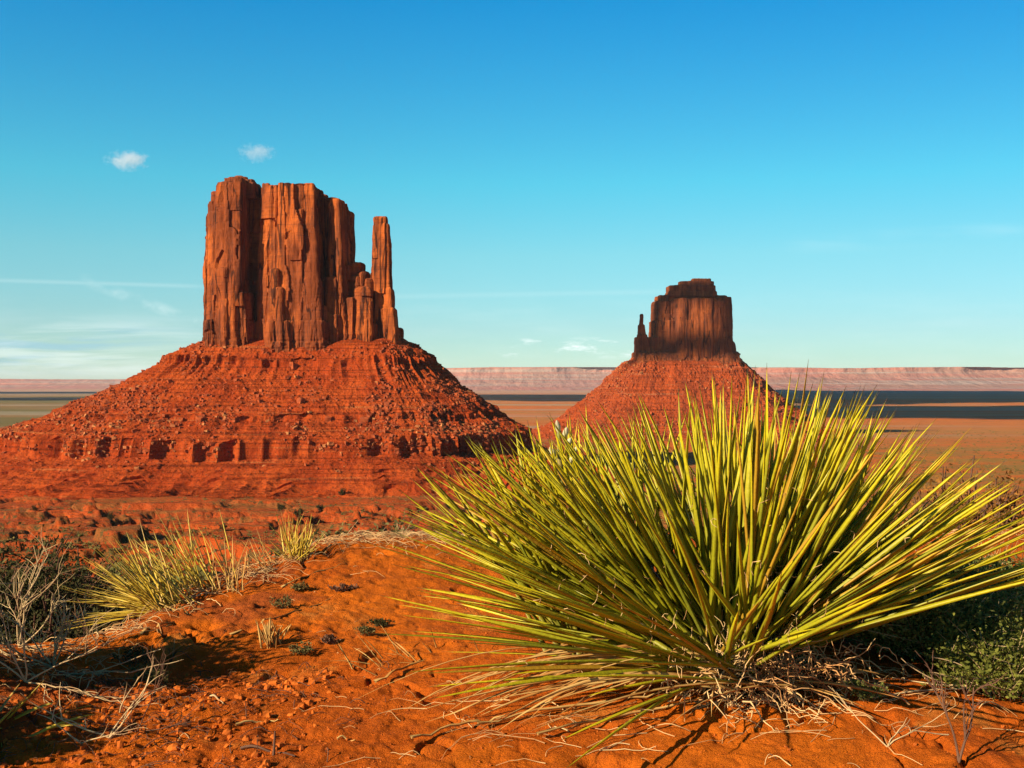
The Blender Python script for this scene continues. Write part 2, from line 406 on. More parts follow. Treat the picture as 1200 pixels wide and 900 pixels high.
    for cs, zs, am in ((10., 120, 3.6), (3.6, 40, .6)):
        qx = x/cs+.25*vn2(z/30, 0*z, seed+21); qy = y/cs+.25*vn2(z/26, 0*z+5, seed+22); ix = np.floor(qx).astype(np.int64); iy = np.floor(qy).astype(np.int64)
        best = np.full(len(x), 9.); val = np.zeros(len(x))
        for a in (-1, 0, 1):
            for b_ in (-1, 0, 1):
                hx = _h(ix+a, iy+b_, 0, seed+31); hy = _h(ix+a, iy+b_, 0, seed+32)
                dd = (ix+a+hx-qx)**2+(iy+b_+hy-qy)**2
                hz = _h(ix+a, iy+b_, 0, seed+33); v = _h(ix+a, iy+b_, np.floor(z/zs+hz*3).astype(np.int64), seed+34)
                k_ = dd < best; best = np.where(k_, dd, best); val = np.where(k_, v, val)
        dsp += am*(val-.5)*detail
    dsp += .35*(vn3(x/3.2, y/3.2, z/5, seed+3)*2-1)
    # joints: blocky steps
    bl = vn3(x/9, y/9, z/13, seed+4); dsp += 1.6*(np.floor(bl*6)/6-.5)*detail
    # bedding near the top and near the foot
    top = ss(cap_z-14*detail, cap_z-2, z); foot = ss(ybase+20*detail, ybase+7*detail, z)
    dsp += top*(.9*(vn2(z/1.6, x/60, seed+5)*2-1))
    dsp += foot*(.8*(1-np.abs(vn2(x/2.6, z/14, seed+6)*2-1)*2.2)-.5+.5*(vn2(z/1.8, x/50, seed+7)*2-1))
    n[:, 2] *= .4
    P = P+n*dsp[:, None]
    P -= np.array(origin)
    o = mesh(name, P, Q, mats, parent)
    return o

def talus_mesh(name, A, B, r0, prof, fac, nu, mats, parent, origin, seed, amp):
    """skirt of scree round the segment A-B; prof is a list of (d, z, flute) from the cliff foot outwards"""
    A = np.array(A); B = np.array(B)
    prof = np.array(prof)
    seg = np.hypot(np.diff(prof[:, 0])*.8, np.diff(prof[:, 1])*1.6); cum = np.concatenate([[0], np.cumsum(seg)])
    nr = int(cum[-1]/amp['step'])
    t = np.linspace(0, cum[-1], nr)
    d = np.interp(t, cum, prof[:, 0]); z = np.interp(t, cum, prof[:, 1]); fl = np.interp(t, cum, prof[:, 2])
    zs = np.interp(d, [prof[0, 0], prof[-1, 0]], [prof[0, 1], prof[-1, 1]])
    # smooth version of the profile: ledges buried under scree
    ker = np.hanning(int(nr*.09)*2+1); ker /= ker.sum()
    zp = np.interp(np.arange(-len(ker), nr+len(ker)), np.arange(nr), z)
    zsm = np.convolve(zp, ker, 'same')[len(ker):len(ker)+nr]; zsm[:3] = z[:3]
    # dense columns on the camera side
    th = np.concatenate([np.linspace(-200, 20, int(nu*.85), endpoint=False), np.linspace(20, 160, int(nu*.15), endpoint=False)])
    th = np.radians(th)
    dirx = np.cos(th); diry = np.sin(th)
    Dg, T = np.meshgrid(d, th, indexing='ij')
    Zg = z[:, None]+0*T; Zs = zsm[:, None]+0*T; FL = fl[:, None]+0*T
    # start contour = stadium of radius r0 round the segment
    side = ss(-.15, .15, dirx)[None]
    cx = A[0]*(1-ss(-.5, .5, dirx))+B[0]*ss(-.5, .5, dirx); cy = A[1]+0*dirx
    f = fac(np.degrees(th))[None]
    rad = r0+Dg*f
    X = cx[None]+rad*dirx[None]; Y = cy[None]+rad*diry[None]*1.0
    arc = T*150
    # ledges come and go round the slope
    bury = ss(.42, .62, vn2(arc/55, Dg/60, seed)+.12*fbm(arc/18, Dg/20, 2, seed+3))
    bury = bury*(1-.75*np.clip(FL*1.6, 0, 1))
    wave = 3.2*fbm(arc/60, Dg*0, 3, seed+9)
    Z = (Zg*(1-bury)+Zs*bury)+wave*ss(0, 40, Dg)
    flute = (1-np.abs(vn2(arc/7.5, Zg/60, seed+11)*2-1)*2)*2.6+(vn2(arc/3.2, Zg/40, seed+12)*2-1)*1.4+4*np.minimum(vn2(arc/7.5, Zg*0, seed+13)-.42, 0)*2.2
    out = flute*FL*(1-bury)*1.6
    mask = ss(0, 14, Dg)
    rill = (ridge(arc/11, Dg/150+.3*fbm(arc/30, Dg/30, 2, seed+5), 3, seed+20))*1.5*mask*amp['rill']
    fan = 5.*fbm(arc/42, Dg/150, 2, seed+25)*mask*amp['rill']
    lump = amp['lump']*(1.9*fbm(X/9, Y/9, 4, seed+30)+1.1*np.maximum(fbm(X/3.4, Y/3.4, 3, seed+31), 0)*2)*mask
    low = ss(-58, -80, Z)*amp['gully']
    gul = low*(8*(ridge(arc/22+.004*Dg, Dg/60, 4, seed+40)-.25))
    Z = Z+rill+fan+lump*(1-.5*low)+gul
    X = X+out*dirx[None]; Y = Y+out*diry[None]
    V = np.stack([X, Y, Z], -1).reshape(-1, 3)-np.array(origin)
    o = mesh(name, V, grid_faces(nr, len(th), True)[:, ::-1], mats, parent)
    return o, X, Y, Z, FL

# boulders as rough faceted blocks
def block_template(seed):
    r = np.random.default_rng(seed)
    v = np.array([[a, b, c] for a in (-1, 1) for b in (-1, 1) for c in (-1, 1)], float)
    v = v*r.uniform(.55, 1., (8, 3))
    f = np.array([[0, 1, 3, 2], [4, 6, 7, 5], [0, 4, 5, 1], [2, 3, 7, 6], [0, 2, 6, 4], [1, 5, 7, 3]])
    return v, f
def blocks(P, S, name, mats, parent, mi, seed, flat=.8):
    r = np.random.default_rng(seed); n = len(P)
    base = np.array([block_template(i)[0] for i in range(40)]); f = block_template(0)[1]
    v = base[r.integers(0, 40, n)]*S[:, None, None]*r.uniform(.6, 1.1, (n, 1, 3))*np.array([1, 1, flat])
    a = r.uniform(0, 6.28, n); t = r.uniform(-.5, .5, n)
    ca, sa, ct, st = np.cos(a)[:, None], np.sin(a)[:, None], np.cos(t)[:, None], np.sin(t)[:, None]
    x, y, z = v[..., 0], v[..., 1], v[..., 2]
    y, z = y*ct-z*st, y*st+z*ct
    x, y = x*ca-y*sa, x*sa+y*ca
    V = np.stack([x, y, z], -1)+P[:, None]
    Fc = (f[None]+(np.arange(n)*8)[:, None, None]).reshape(-1, 4)
    return mesh(name, V.reshape(-1, 3), Fc, mats, parent, mi=np.repeat(mi, 6))

def zpx(y, D): return (HOR-y)*D/F

# --- the near butte
DW = 1050.
w_org = (-218., DW, -86.)
west = empty('sandstone_butte', w_org)
tag(west, 'tall red butte with a slim thumb spire standing at its right end', 'butte')
foot = zpx(412, DW)
colsW = [
    # core
    (254, 403, 240, 0, 70, dict(bf=.0, r=9, bl=.04)), (256, 300, 224, 2, 60, dict(bf=.02, r=6)), (268, 396, 232, -2, 55, dict(bf=.01, r=8)),
    (318, 376, 225, 0, 50, dict(r=6)),
    # left bright buttress, then the broad face beside the great dark recess
    (251.5, 262, 226, -13, 40, dict(bl=.0, bf=.03, sk=-.5, r=3)), (248, 262, 238, -14, 40, dict(bl=.0, bf=.03, sk=-.5, r=3)), (245.5, 262, 250, -15, 40, dict(bl=.03, bf=.03, sk=-.5, r=3)), (243.5, 260, 276, -15, 40, dict(bl=.0, bf=.03, sk=-.5, r=3)), (242.5, 256, 300, -14, 30, dict(bl=.0, bf=.03, sk=-.5, r=3)),
    (263, 293, 219, -27, 40, dict(bf=.05, sk=-.12, r=2)), (266, 291, 213, -24, 40, dict(bf=.0, sk=-.1, r=4)),
    (259, 276, 318, -32, 30, dict(bf=.06, sk=-.3, r=2)), (277, 297, 345, -32, 30, dict(bf=.05, sk=-.2, br=.03)), (268, 283, 300, -30, 30, dict(bf=.04, sk=-.2, r=1.5)),
    # right of the recess
    (310, 320, 219, -17, 40, dict(bf=.05, sk=-.35, r=1.5, bl=.03)), (320, 331, 221, -20, 40, dict(bf=.035, sk=-.25, r=1.5)),
    (300, 312, 330, -15, 30, dict(bf=.06, sk=-.3, r=1.5)), (307, 318, 290, -18, 30, dict(bf=.05, sk=-.3, r=1.5)),
    # central buttress
    (334, 349, 219, -25, 40, dict(bf=.035, sk=-.40, r=2)), (347, 375, 221, -28, 40, dict(bf=.04, sk=-.04, r=2.5, br=.06)), (352, 362, 250, -31, 20, dict(bf=.02, r=1.5, sk=-.2)),
    (324, 341, 340, -31, 30, dict(bf=.09, sk=-.35, r=2, bl=.04)), (328, 336, 318, -29, 30, dict(bf=.06, sk=-.3, r=1.5)),
    (356, 383, 330, -31, 30, dict(bf=.05, sk=-.1, r=2, br=.03)),
    # second recess and the right shoulder
    (390, 402, 236, -18, 30, dict(bf=.05, sk=-.35, br=.04, r=1.5)), (396, 404, 262, -19, 28, dict(bf=.05, sk=-.3, br=.05, r=1.5)),
    (384, 399, 326, -24, 25, dict(bf=.07, sk=-.35, r=1.5, br=.03)), (372, 388, 360, -29, 25, dict(bf=.06, sk=-.3, r=1.5)),
    # low broken ridge to the thumb
    (402, 412, 312, -15, 18, dict(bf=.07, sk=-.35, r=1.5)), (411, 424, 325, -14, 16, dict(bf=.06, sk=-.3, br=.05)), (412, 422, 309, -9, 10, dict(bf=.03, r=1.5, tr=1.)),
    (419, 430, 320, -12, 8, dict(bf=.06, sk=-.3, tr=3)), (427, 438.5, 327, -14, 8, dict(bf=.06, sk=-.3, tr=3, r=2)), (416, 437, 338, -21, 16, dict(bf=.08, sk=-.35, r=3, br=.03, tr=4)), (400, 440, 352, -12, 22, dict(bf=.05, br=.02)), (404, 418, 350, -22, 16, dict(bf=.06, sk=-.4)),
    (432, 446, 372, -10, 14, dict(bf=.05)),
    # foot band
    (250, 300, 377, -34, 40, dict(r=5, bf=.05)), (298, 330, 378, -22, 40, dict(bf=.05)), (322, 392, 378, -35, 40, dict(r=5, bf=.05)), (385, 446, 380, -20, 20, dict(r=4, bf=.05, br=.03)),
    (442, 469, 384, -17, 16, dict(bf=.05, br=.10, r=3)),
]
cliff_mesh('cliff', DW, colsW, .85, foot, (-302, -92), (DW-56, DW+84), (foot-14, zpx(200, DW)), M_cliff, west, w_org, 11, zpx(216, DW), 1.)
thumb = [
    (438.3, 457., 264, -12, 5, dict(bl=.02, br=.018, bf=.03, r=3, tr=2, sk=-.25)), (439.8, 454.5, 256, -11, 3, dict(r=3, tr=2.)), (441, 453, 262, -11, 3, dict(r=3)), (438.3, 457., 292, -13, 5, dict(r=3, bl=.0, br=.01, bf=.03, sk=-.2)),
    (441, 460, 338, -15, 9, dict(bl=.0, br=.05, bf=.05, sk=-.3, tr=3)), (440, 464, 362, -17, 10, dict(br=.08, bf=.05, sk=-.2)),
]
cliff_mesh('spire', DW, thumb, .6, foot, (-142, -88), (DW-24, DW+20), (foot-10, zpx(250, DW)), M_cliff, west, w_org, 57, zpx(250, DW), .55)
cap = [(262, 303, 217, -17, 30, dict(r=6, tr=1)), (268, 300, 213, -14, 24, dict(r=6, tr=1)), (273, 291, 209.5, -11, 16, dict(r=5, tr=1)), (277, 286, 207.5, -8, 9, dict(r=3, tr=1)),
       (312, 372, 221.5, -14, 30, dict(r=8, tr=1)), (322, 366, 218.5, -10, 26, dict(r=8, tr=1)), (372, 397, 232, -4, 24, dict(r=6, tr=1)), (330, 350, 217, -8, 20, dict(r=6, tr=1))]
cliff_mesh('caprock', DW, cap, .7, foot-40, (-285, -150), (DW-34, DW+50), (zpx(236, DW), zpx(203, DW)), M_cap, west, w_org, 83, zpx(200, DW), .55)

def fac_w(deg):
    # wider to the left, steeper to the right
    c = np.cos(np.radians(deg))
    return 1.02-.30*np.minimum(c, 0)-.17*np.maximum(c, 0)
profW = [(-26, 52, 0), (-4, 41, 0), (8, 33, 0), (22, 24, 0), (24, 23, .9), (25.5, 16.5, 1), (60, -7, 0), (95, -26, 0), (95.6, -26.5, .8), (97, -31, .9), (128, -44, 0), (130, -46, 1), (133, -60, 1), (138, -62.5, .1),
         (155, -66, 0), (156, -68.5, .4), (165, -70, 0), (166, -72.5, .6), (176, -74, 0), (177, -76, .6), (190, -78, 0), (191, -79.5, .6), (203, -81, 0), (204, -84.5, .6), (220, -87, 0), (221, -89, .6), (238, -90, 0), (300, -101, 0), (380, -125, 0)]
tw, TX, TY, TZ, TFL = talus_mesh('talus_slope', (-258, DW+12), (-138, DW+2), 40, profW, fac_w, 1500, M_talus, west, w_org, 201, dict(step=.75, rill=1., lump=1., gully=1.))
# scree on the talus: uncountable rubble, part of the slope
r = np.random.default_rng(5)
ii = r.integers(40, TX.shape[0]-60, 110000); jj = r.integers(0, TX.shape[1], 110000)
P = np.stack([TX[ii, jj], TY[ii, jj], TZ[ii, jj]], -1)
dens = ss(.38, .62, vn2(P[:, 0]/22, P[:, 2]/14, 5))*(.15+.85*ss(12, -25, P[:, 2])*ss(-60, -48, P[:, 2]))+.05
ok = (P[:, 1] < DW+30) & (r.random(110000) < dens*.75) & (P[:, 2] > -70)
P = P[ok]; S = .35+r.random(len(P))**4*2.1
mi = (r.random(len(P)) < ss(-20, -40, P[:, 2])*.22+.03).astype(int)
rb = blocks(P-np.array(w_org), S, 'rubble', [M_bould_a, M_bould_b], west, mi, 9)
rb['kind'] = 'stuff'
WREF = (TX, TY, TZ)

# --- the far butte
DE = 2100.
e_org = (330., DE, -106.)
east = empty('sandstone_butte', e_org)
tag(east, 'smaller darker butte farther off behind the yucca, thin spire at its left', 'butte')
footE = zpx(426, DE)
colsE = [
    (769, 856, 352, 0, 90, dict(bl=.05, br=.04, bf=.03, r=22)), (774, 854, 345, 4, 80, dict(bl=.06, br=.02, bf=.02, r=18)),
    (766, 800, 375, -4, 60, dict(bl=.02, bf=.05, sk=-.2, r=10)), (790, 838, 350, -14, 60, dict(bf=.05, r=12)), (815, 850, 352, -12, 60, dict(bf=.06, sk=.05, r=6)),
    (842, 857, 348, -8, 50, dict(bf=.06, br=.04, r=4)), (765, 862, 398, -6, 80, dict(bf=.16, r=20, br=.06, tr=7)), (746, 775, 395, -4, 30, dict(bf=.05, r=4, bl=.02)),
    (745, 866, 412, -14, 80, dict(bf=.5, r=16, br=.1, tr=5)),
]
cliff_mesh('cliff', DE, colsE, 1.5, footE, (210, 450), (DE-60, DE+110), (footE-14, zpx(338, DE)), M_cliff_far, east, e_org, 31, zpx(344, DE), 1.)
colsE2 = [(749.3, 754, 368, -5, 5, dict(r=3, tr=3, bl=.04, br=.0)), (748, 755.5, 380, -6, 6, dict(r=3, bl=.02, br=.12, tr=3)), (747, 758, 392, -8, 8, dict(r=4, br=.25, bl=.02))]
cliff_mesh('spire', DE, colsE2, .8, footE, (222, 282), (DE-26, DE+26), (footE-6, zpx(360, DE)), M_cliff_far, east, e_org, 77, zpx(364, DE), .45)
capE = [(784, 841, 341, 0, 60, dict(r=6)), (785, 839.5, 334, 2, 50, dict(r=5, tr=1)), (798, 838, 329, 5, 40, dict(r=5, tr=1)), (812, 834, 326, 8, 30, dict(r=4, tr=1))]
cliff_mesh('caprock', DE, capE, 1.1, footE-40, (280, 400), (DE-20, DE+80), (zpx(348, DE), zpx(320, DE)), M_cap, east, e_org, 91, zpx(322, DE), .5)
profE = [(-30, 62, 0), (-6, 46, 0), (10, 34, 0), (40, 8, 0), (54, -6, 0), (56, -12, .5), (86, -34, 0), (88, -40, .6), (126, -62, 0), (129, -68, .6), (168, -88, 0), (222, -106, 0), (270, -125, 0)]
_, EX, EY, EZ, _f = talus_mesh('talus_slope', (270, DE+22), (395, DE+22), 44, profE, lambda d: .95+0*d, 900, M_talus_far, east, e_org, 301, dict(step=1.6, rill=2.2, lump=2.2, gully=.5))

r = np.random.default_rng(6); ii = r.integers(10, EX.shape[0]-40, 26000); jj = r.integers(0, EX.shape[1], 26000)
P = np.stack([EX[ii, jj], EY[ii, jj], EZ[ii, jj]], -1); ok = (P[:, 1] < DE+40) & (r.random(26000) < .1+.5*ss(.45, .62, vn2(P[:, 0]/40, P[:, 2]/25, 5))); P = P[ok]
rb = blocks(P-np.array(e_org), .6+r.random(len(P))**4*2.6, 'rubble', [M_bould_a, M_bould_b], east, (r.random(len(P)) < .12).astype(int), 10); rb['kind'] = 'stuff'

# a handful of house-sized boulders one can tell apart on the near talus
r = np.random.default_rng(12)
def boulder(P, s, label):
    v, f = block_template(int(r.integers(0, 40)))
    import bmesh
    bm = bmesh.new()
    vs = [bm.verts.new(Vector(q)*s) for q in v]
    for q in f: bm.faces.new([vs[i] for i in q])
    bmesh.ops.subdivide_edges(bm, edges=bm.edges[:], cuts=2, use_grid_fill=True)
    for q in bm.verts:
        p = np.array(q.co)/s*1.7+s
        q.co = q.co*(1+.22*(float(vn3(p[0:1], p[1:2], p[2:3], 3)[0])*2-1))
    me = bpy.data.meshes.new('boulder'); bm.normal_update(); bm.to_mesh(me); bm.free(); me.materials.append(M_bould_a)
    o = bpy.data.objects.new('boulder', me); o.location = P; o.rotation_euler = (r.uniform(-.3, .3), r.uniform(-.3, .3), r.uniform(0, 6)); link(o)
    tag(o, label, 'boulder', group='boulders fallen on the near butte slope')
def talus_at(pxx, pyy):
    """front talus point nearest to a photo direction"""
    sl = TY < DW
    e = (TX/TY*F+600-pxx)**2+(HOR-TZ/TY*F-pyy)**2+np.where(sl, 0, 1e9)
    i = np.unravel_index(np.argmin(e), e.shape); return (TX[i], TY[i], TZ[i])
for bx, by, s, lb in ((235, 492, 3.6, 'dark red boulder on the left of the talus ledge under the big butte'), (344, 430, 3.6, 'dark boulder in the topmost ledge below the cliff foot'),
                      (384, 492, 3.4, 'boulder at the middle of the slope below the thumb gap'), (427, 494, 3.8, 'large boulder on the slope right of the middle of the big butte'),
                      (352, 470, 3.2, 'reddish boulder high on the centre of the slope'), (556, 488, 3.4, 'boulder near the right end of the big butte slope beside the drop'),
                      (500, 455, 3.0, 'boulder high on the right shoulder of the slope below the thumb'), (158, 506, 2.8, 'lone boulder low on the far left slope of the big butte')):
    boulder(talus_at(bx, by), s, lb)

# ------------------------------------------------------------------ far mesas (terrain)
def mesa(name, px0, px1, D, ztop, seed, label, base_dx=2600):
    n = 900; u = np.linspace(0, 1, n); X0 = (px0+(px1-px0)*u-600)/F*D
    rows = [(-base_dx, -112, 0), (-base_dx*.8, -104, .1), (-base_dx*.5, -75, .5), (-base_dx*.32, -30, .8), (-base_dx*.30, -15, .9), (-base_dx*.2, 20, 1), (-base_dx*.1, 60, 1), (-100, ztop*.55, 1), (-20, ztop*.68, 1), (0, ztop*.98, 1), (60, ztop, .3), (1500, ztop, .2), (1700, -120, 0)]
    rows = np.array(rows); t = np.linspace(0, len(rows)-1, 90)
    dy = np.interp(t, np.arange(len(rows)), rows[:, 0]); zz = np.interp(t, np.arange(len(rows)), rows[:, 1]); w = np.interp(t, np.arange(len(rows)), rows[:, 2])
    X = X0[None]+0*dy[:, None]
    g = ridge(X/900, dy[:, None]/6000, 5, seed)*80+fbm(X/3000, 0*X, 3, seed+5)*500
    Y = D+dy[:, None]-g*w[:, None]
    end = ss(0, .04, u)*ss(1, .96, u)
    topv = 1+.16*fbm(X/2600, 0*X, 5, seed+8)+.05*np.floor(vn2(X/700, 0*X, seed+11)*3)/3
    Z = np.where(zz[:, None] > 0, zz[:, None]*topv, zz[:, None])+w[:, None]*5*fbm(X/260, Y/260, 4, seed+9)
    Z = -115+(Z+115)*end[None]
    mesh(name, np.stack([X, Y, Z], -1).reshape(-1, 3), grid_faces(90, n), M_mesa)
    tag(bpy.data.objects[-1] if False else col.objects[-1], label, 'mesa', 'structure')
mesa('mesa', 470, 1420, 16500, 222, 401, 'long pale pink mesa across the horizon behind both buttes')
mesa('mesa', -420, 240, 20000, 8, 431, 'low pinkish mesa on the far left horizon')

# ------------------------------------------------------------------ clouds
SH = Vector((-math.sin(R(SUN_AZ))*math.cos(R(SUN_EL)), -math.cos(R(SUN_AZ))*math.cos(R(SUN_EL)), math.sin(R(SUN_EL))))
m, nt, b = mat('cloud_white'); b.inputs['Base Color'].default_value = (.85, .85, .86, 1); M_cloud = m
def to_cloud(P, zc):
    t = (zc-P[2])/SH.z; return (P[0]+SH.x*t, P[1]+SH.y*t)
def cloud_slab(corners, zc, thick, label, seed, nx=60, ny=24, edge=.12):
    """a thick lumpy cloud deck well outside the picture; its real shadow falls on the four ground points"""
    c = [np.array(to_cloud(p, zc)) for p in corners]
    s, t = np.meshgrid(np.linspace(0, 1, nx), np.linspace(0, 1, ny))
    ed = edge*fbm(s*5, t*5, 4, seed); ed2 = edge*fbm(s*5+9, t*5, 4, seed+3)
    s2 = s+ed; t2 = t+ed2
    xy = ((1-s2)*(1-t2))[..., None]*c[0]+(s2*(1-t2))[..., None]*c[1]+(s2*t2)[..., None]*c[2]+((1-s2)*t2)[..., None]*c[3]
    rim = np.minimum(np.minimum(s, 1-s)*4, np.minimum(t, 1-t)*4).clip(0, 1)**.5
    up = rim*thick*(.7+.6*vn2(s*9, t*9, seed+7)); dn = rim*thick*.3*(.7+.6*vn2(s*7, t*7, seed+8))
    top = np.concatenate([xy, (zc+up)[..., None]], -1).reshape(-1, 3); bot = np.concatenate([xy, (zc-dn-.5)[..., None]], -1).reshape(-1, 3)
    f = grid_faces(ny, nx); nb = nx*ny
    ring = np.concatenate([np.arange(nx), np.arange(1, ny)*nx+nx-1, (ny-1)*nx+np.arange(nx-2, -1, -1), np.arange(ny-2, 0, -1)*nx])
    r2 = np.roll(ring, -1); side = np.stack([ring, ring+nb, r2+nb, r2], -1)
    o = mesh('cloud', np.vstack([top, bot]), np.vstack([f, f[:, ::-1]+nb, side]), M_cloud, smooth=True)
    tag(o, label, 'cloud', group='clouds overhead outside the picture')
def plain(pxx, pyy):
    D = 107*F/(pyy-HOR); return ((pxx-600)/F*D, D, -107.)
cloud_slab([plain(840, 489), plain(1290, 491), plain(1330, 476.5), plain(800, 475)], 4000, 60, 'long flat cloud deck far to the left of the view', 501)
cloud_slab([plain(800, 475.5), plain(1060, 474), plain(1330, 458.6), plain(900, 457.6)], 4000, 60, 'broad flat cloud deck high on the left outside the view', 511)
cloud_slab([plain(1000, 473.2), plain(1340, 473.2), plain(1350, 459.5), plain(1000, 458.5)], 4000, 60, 'flat cloud deck trailing behind the broad one', 521)
cloud_slab([plain(520, 469.5), plain(760, 470.5), plain(760, 462.5), plain(540, 462.3)], 4000, 60, 'narrow cloud bank high on the left', 531)
cloud_slab([plain(-80, 461.5), plain(150, 461.5), plain(150, 459.0), plain(-80, 459.2)], 4000, 50, 'thin cloud bank farthest to the left', 541)
cloud_slab([plain(-80, 470.0), plain(130, 469.5), plain(135, 465.6), plain(-80, 466.2)], 4000, 50, 'thin cloud bank nearer on the left', 551)
def eface(pxx, pyy):
    D = 2085; return ((pxx-600)/F*D, D, (HOR-pyy)/F*D)
def eslab(x0, x1, y0, y1, seed, label): cloud_slab([eface(x0, y1), eface(x1, y1), eface(x1, y0), eface(x0, y0)], 1500, 14, label, seed, 40, 24, .06)
eslab(720, 772, 322, 424, 561, 'small cloud scrap left of a gap')
eslab(838, 880, 320, 420, 571, 'small cloud scrap right of a gap')
eslab(765, 842, 316, 352, 581, 'small cloud scrap over a gap')
eslab(765, 842, 393, 421, 591, 'small cloud scrap below a gap')

def puff(name, pxx, pyy, wpx, hpx, D, seed, label, dens):
    me = bpy.data.meshes.new('cloud')
    import bmesh
    bm = bmesh.new(); bmesh.ops.create_icosphere(bm, subdivisions=4, radius=1)
    rx = wpx/F*D*.5; rz = hpx/F*D*.5
    for v in bm.verts: v.co = Vector((v.co.x*rx, v.co.y*rx*.7, v.co.z*rz))
    bm.to_mesh(me); bm.free()
    m = bpy.data.materials.new('cloud_vapour'); m.use_nodes = True; nt = m.node_tree; nt.nodes.remove(nt.nodes['Principled BSDF'])
    n = N(nt); p = n.obj()
    q = n.mapv(p, 1/rx, 1/(rx*.7), 1/rz)
    ln = n.new('ShaderNodeVectorMath', operation='LENGTH'); n.put(ln.inputs[0], q)
    nz = n.noise(n.mapv(p, 1/rx, 1/rx, 1/rz*.55), 1.9+.6*seed, 8, .74); nt.nodes[-1].inputs
    d = n.math('SUBTRACT', n.math('ADD', 1.0, n.math('MULTIPLY', n.math('SUBTRACT', nz, .5), 4.2)), n.math('MULTIPLY', ln.outputs['Value'], 1.25))
    d = n.math('MULTIPLY', n.step(d, 0., .55), dens)
    pv = n.new('ShaderNodeVolumePrincipled'); pv.inputs['Color'].default_value = (1, 1, 1, 1); n.put(pv.inputs['Density'], d); pv.inputs['Anisotropy'].default_value = .1
    nt.links.new(pv.outputs[0], nt.nodes['Material Output'].inputs['Volume'])
    me.materials.append(m)
    o = bpy.data.objects.new('cloud', me); o.location = px(pxx, pyy, D); o.rotation_euler = (0, 0, .0); link(o)
    tag(o, label, 'cloud')
puff('cloud', 149, 188, 58, 27, 26000, 1, 'small grey-white puff of cloud in the blue sky at upper left', .0016)
puff('cloud', 301, 179, 50, 26, 26000, 2, 'wispy white scrap of cloud just above the top of the big butte', .0010)

# ------------------------------------------------------------------ plant helpers
class Tubes:
    def __init__(s): s.V = []; s.F = []; s.n = 0; s.t = []; s.r = []; s.mi = []
    def tube(s, pts, r0, r1, k=5, mi=0, rnd=None):
        pts = np.asarray(pts, float); m = len(pts)
        tg = np.gradient(pts, axis=0); tg /= np.linalg.norm(tg, axis=1)[:, None]+1e-9
        up = np.array([0, 0, 1.]) if abs(tg[0, 2]) < .9 else np.array([1., 0, 0])
        a = np.cross(tg, up); a /= np.linalg.norm(a, axis=1)[:, None]+1e-9; b = np.cross(tg, a)
        rr = np.linspace(r0, r1, m)[:, None]
        for j in range(k):
            an = 2*math.pi*j/k
            s.V.append(pts+rr*(a*math.cos(an)+b*math.sin(an)))
        # stored ring-major per strand: index = base + j*m + i
        j = np.arange(k)[:, None]; i = np.arange(m-1)[None]
        f = np.stack([s.n+j*m+i, s.n+((j+1) % k)*m+i, s.n+((j+1) % k)*m+i+1, s.n+j*m+i+1], -1).reshape(-1, 4)
        s.F.append(f); s.n += k*m; s.t.append(np.tile(np.linspace(0, 1, m), k)); s.r.append(np.full(k*m, random.random() if rnd is None else rnd)); s.mi += [mi]*len(f)
    def blade(s, pts, w, side, rnd=None, keel=.35, tw=0.):
        """stiff yucca leaf: shallow V in section, thick keel, needle tip"""
        pts = np.asarray(pts, float); m = len(pts); t = np.linspace(0, 1, m)
        tg = np.gradient(pts, axis=0); tg /= np.linalg.norm(tg, axis=1)[:, None]
        sd = np.cross(tg, side); sd /= np.linalg.norm(sd, axis=1)[:, None]+1e-9; nm = np.cross(sd, tg)
        ca = np.cos(tw*t)[:, None]; sa = np.sin(tw*t)[:, None]
        sd, nm = sd*ca+nm*sa, nm*ca-sd*sa
        prof = np.interp(t, [0, .08, .3, .6, .85, 1], [1.25, .85, .9, .85, .5, .05])[:, None]*w*.5
        rows = [pts-sd*prof+nm*prof*.35, pts-nm*prof*.12, pts+sd*prof+nm*prof*.35, pts-nm*prof*(keel+.3)]
        s.V += rows; k = 4
        j = np.arange(k)[:, None]; i = np.arange(m-1)[None]
        f = np.stack([s.n+j*m+i, s.n+((j+1) % k)*m+i, s.n+((j+1) % k)*m+i+1, s.n+j*m+i+1], -1).reshape(-1, 4)
        s.F.append(f); s.n += k*m; s.t.append(np.tile(t, k)); s.r.append(np.full(k*m, random.random() if rnd is None else rnd)); s.mi += [0]*len(f)
    def quads(s, Q, rnd, mi=0):
        """loose leaf faces, Q is (n,4,3)"""
        n = len(Q); s.V.append(Q.reshape(-1, 3)); s.F.append(np.arange(n*4).reshape(-1, 4)+s.n); s.n += n*4
        s.t.append(np.tile([0, .5, 1, .5], n)); s.r.append(np.repeat(rnd, 4)); s.mi += [mi]*n
    def build(s, name, mats, parent=None, org=(0, 0, 0), smooth=True):
        o = mesh(name, np.vstack(s.V)-np.array(org), np.vstack(s.F), mats, parent, smooth, s.mi, dict(t=np.concatenate(s.t), rnd=np.concatenate(s.r)))
        if parent is None: o.location = org
        return o
def line(p, d, L, sag=.0, n=9, wob=.0, curl=None):
    """points from p in direction d, bending down by sag over the length"""
    d = np.array(d, float); d /= np.linalg.norm(d); t = np.linspace(0, 1, n)[:, None]
    P = np.array(p)+d*L*t+np.array([0, 0, -1.])*sag*L*t**2
    if curl is not None: P = P+np.array(curl)*t**2
    if wob: P = P+wob*np.array([[random.gauss(0, 1) for _ in range(3)] for _ in range(n)]).cumsum(0)/n
    return P
def gz(x, y): return float(H(x, y))

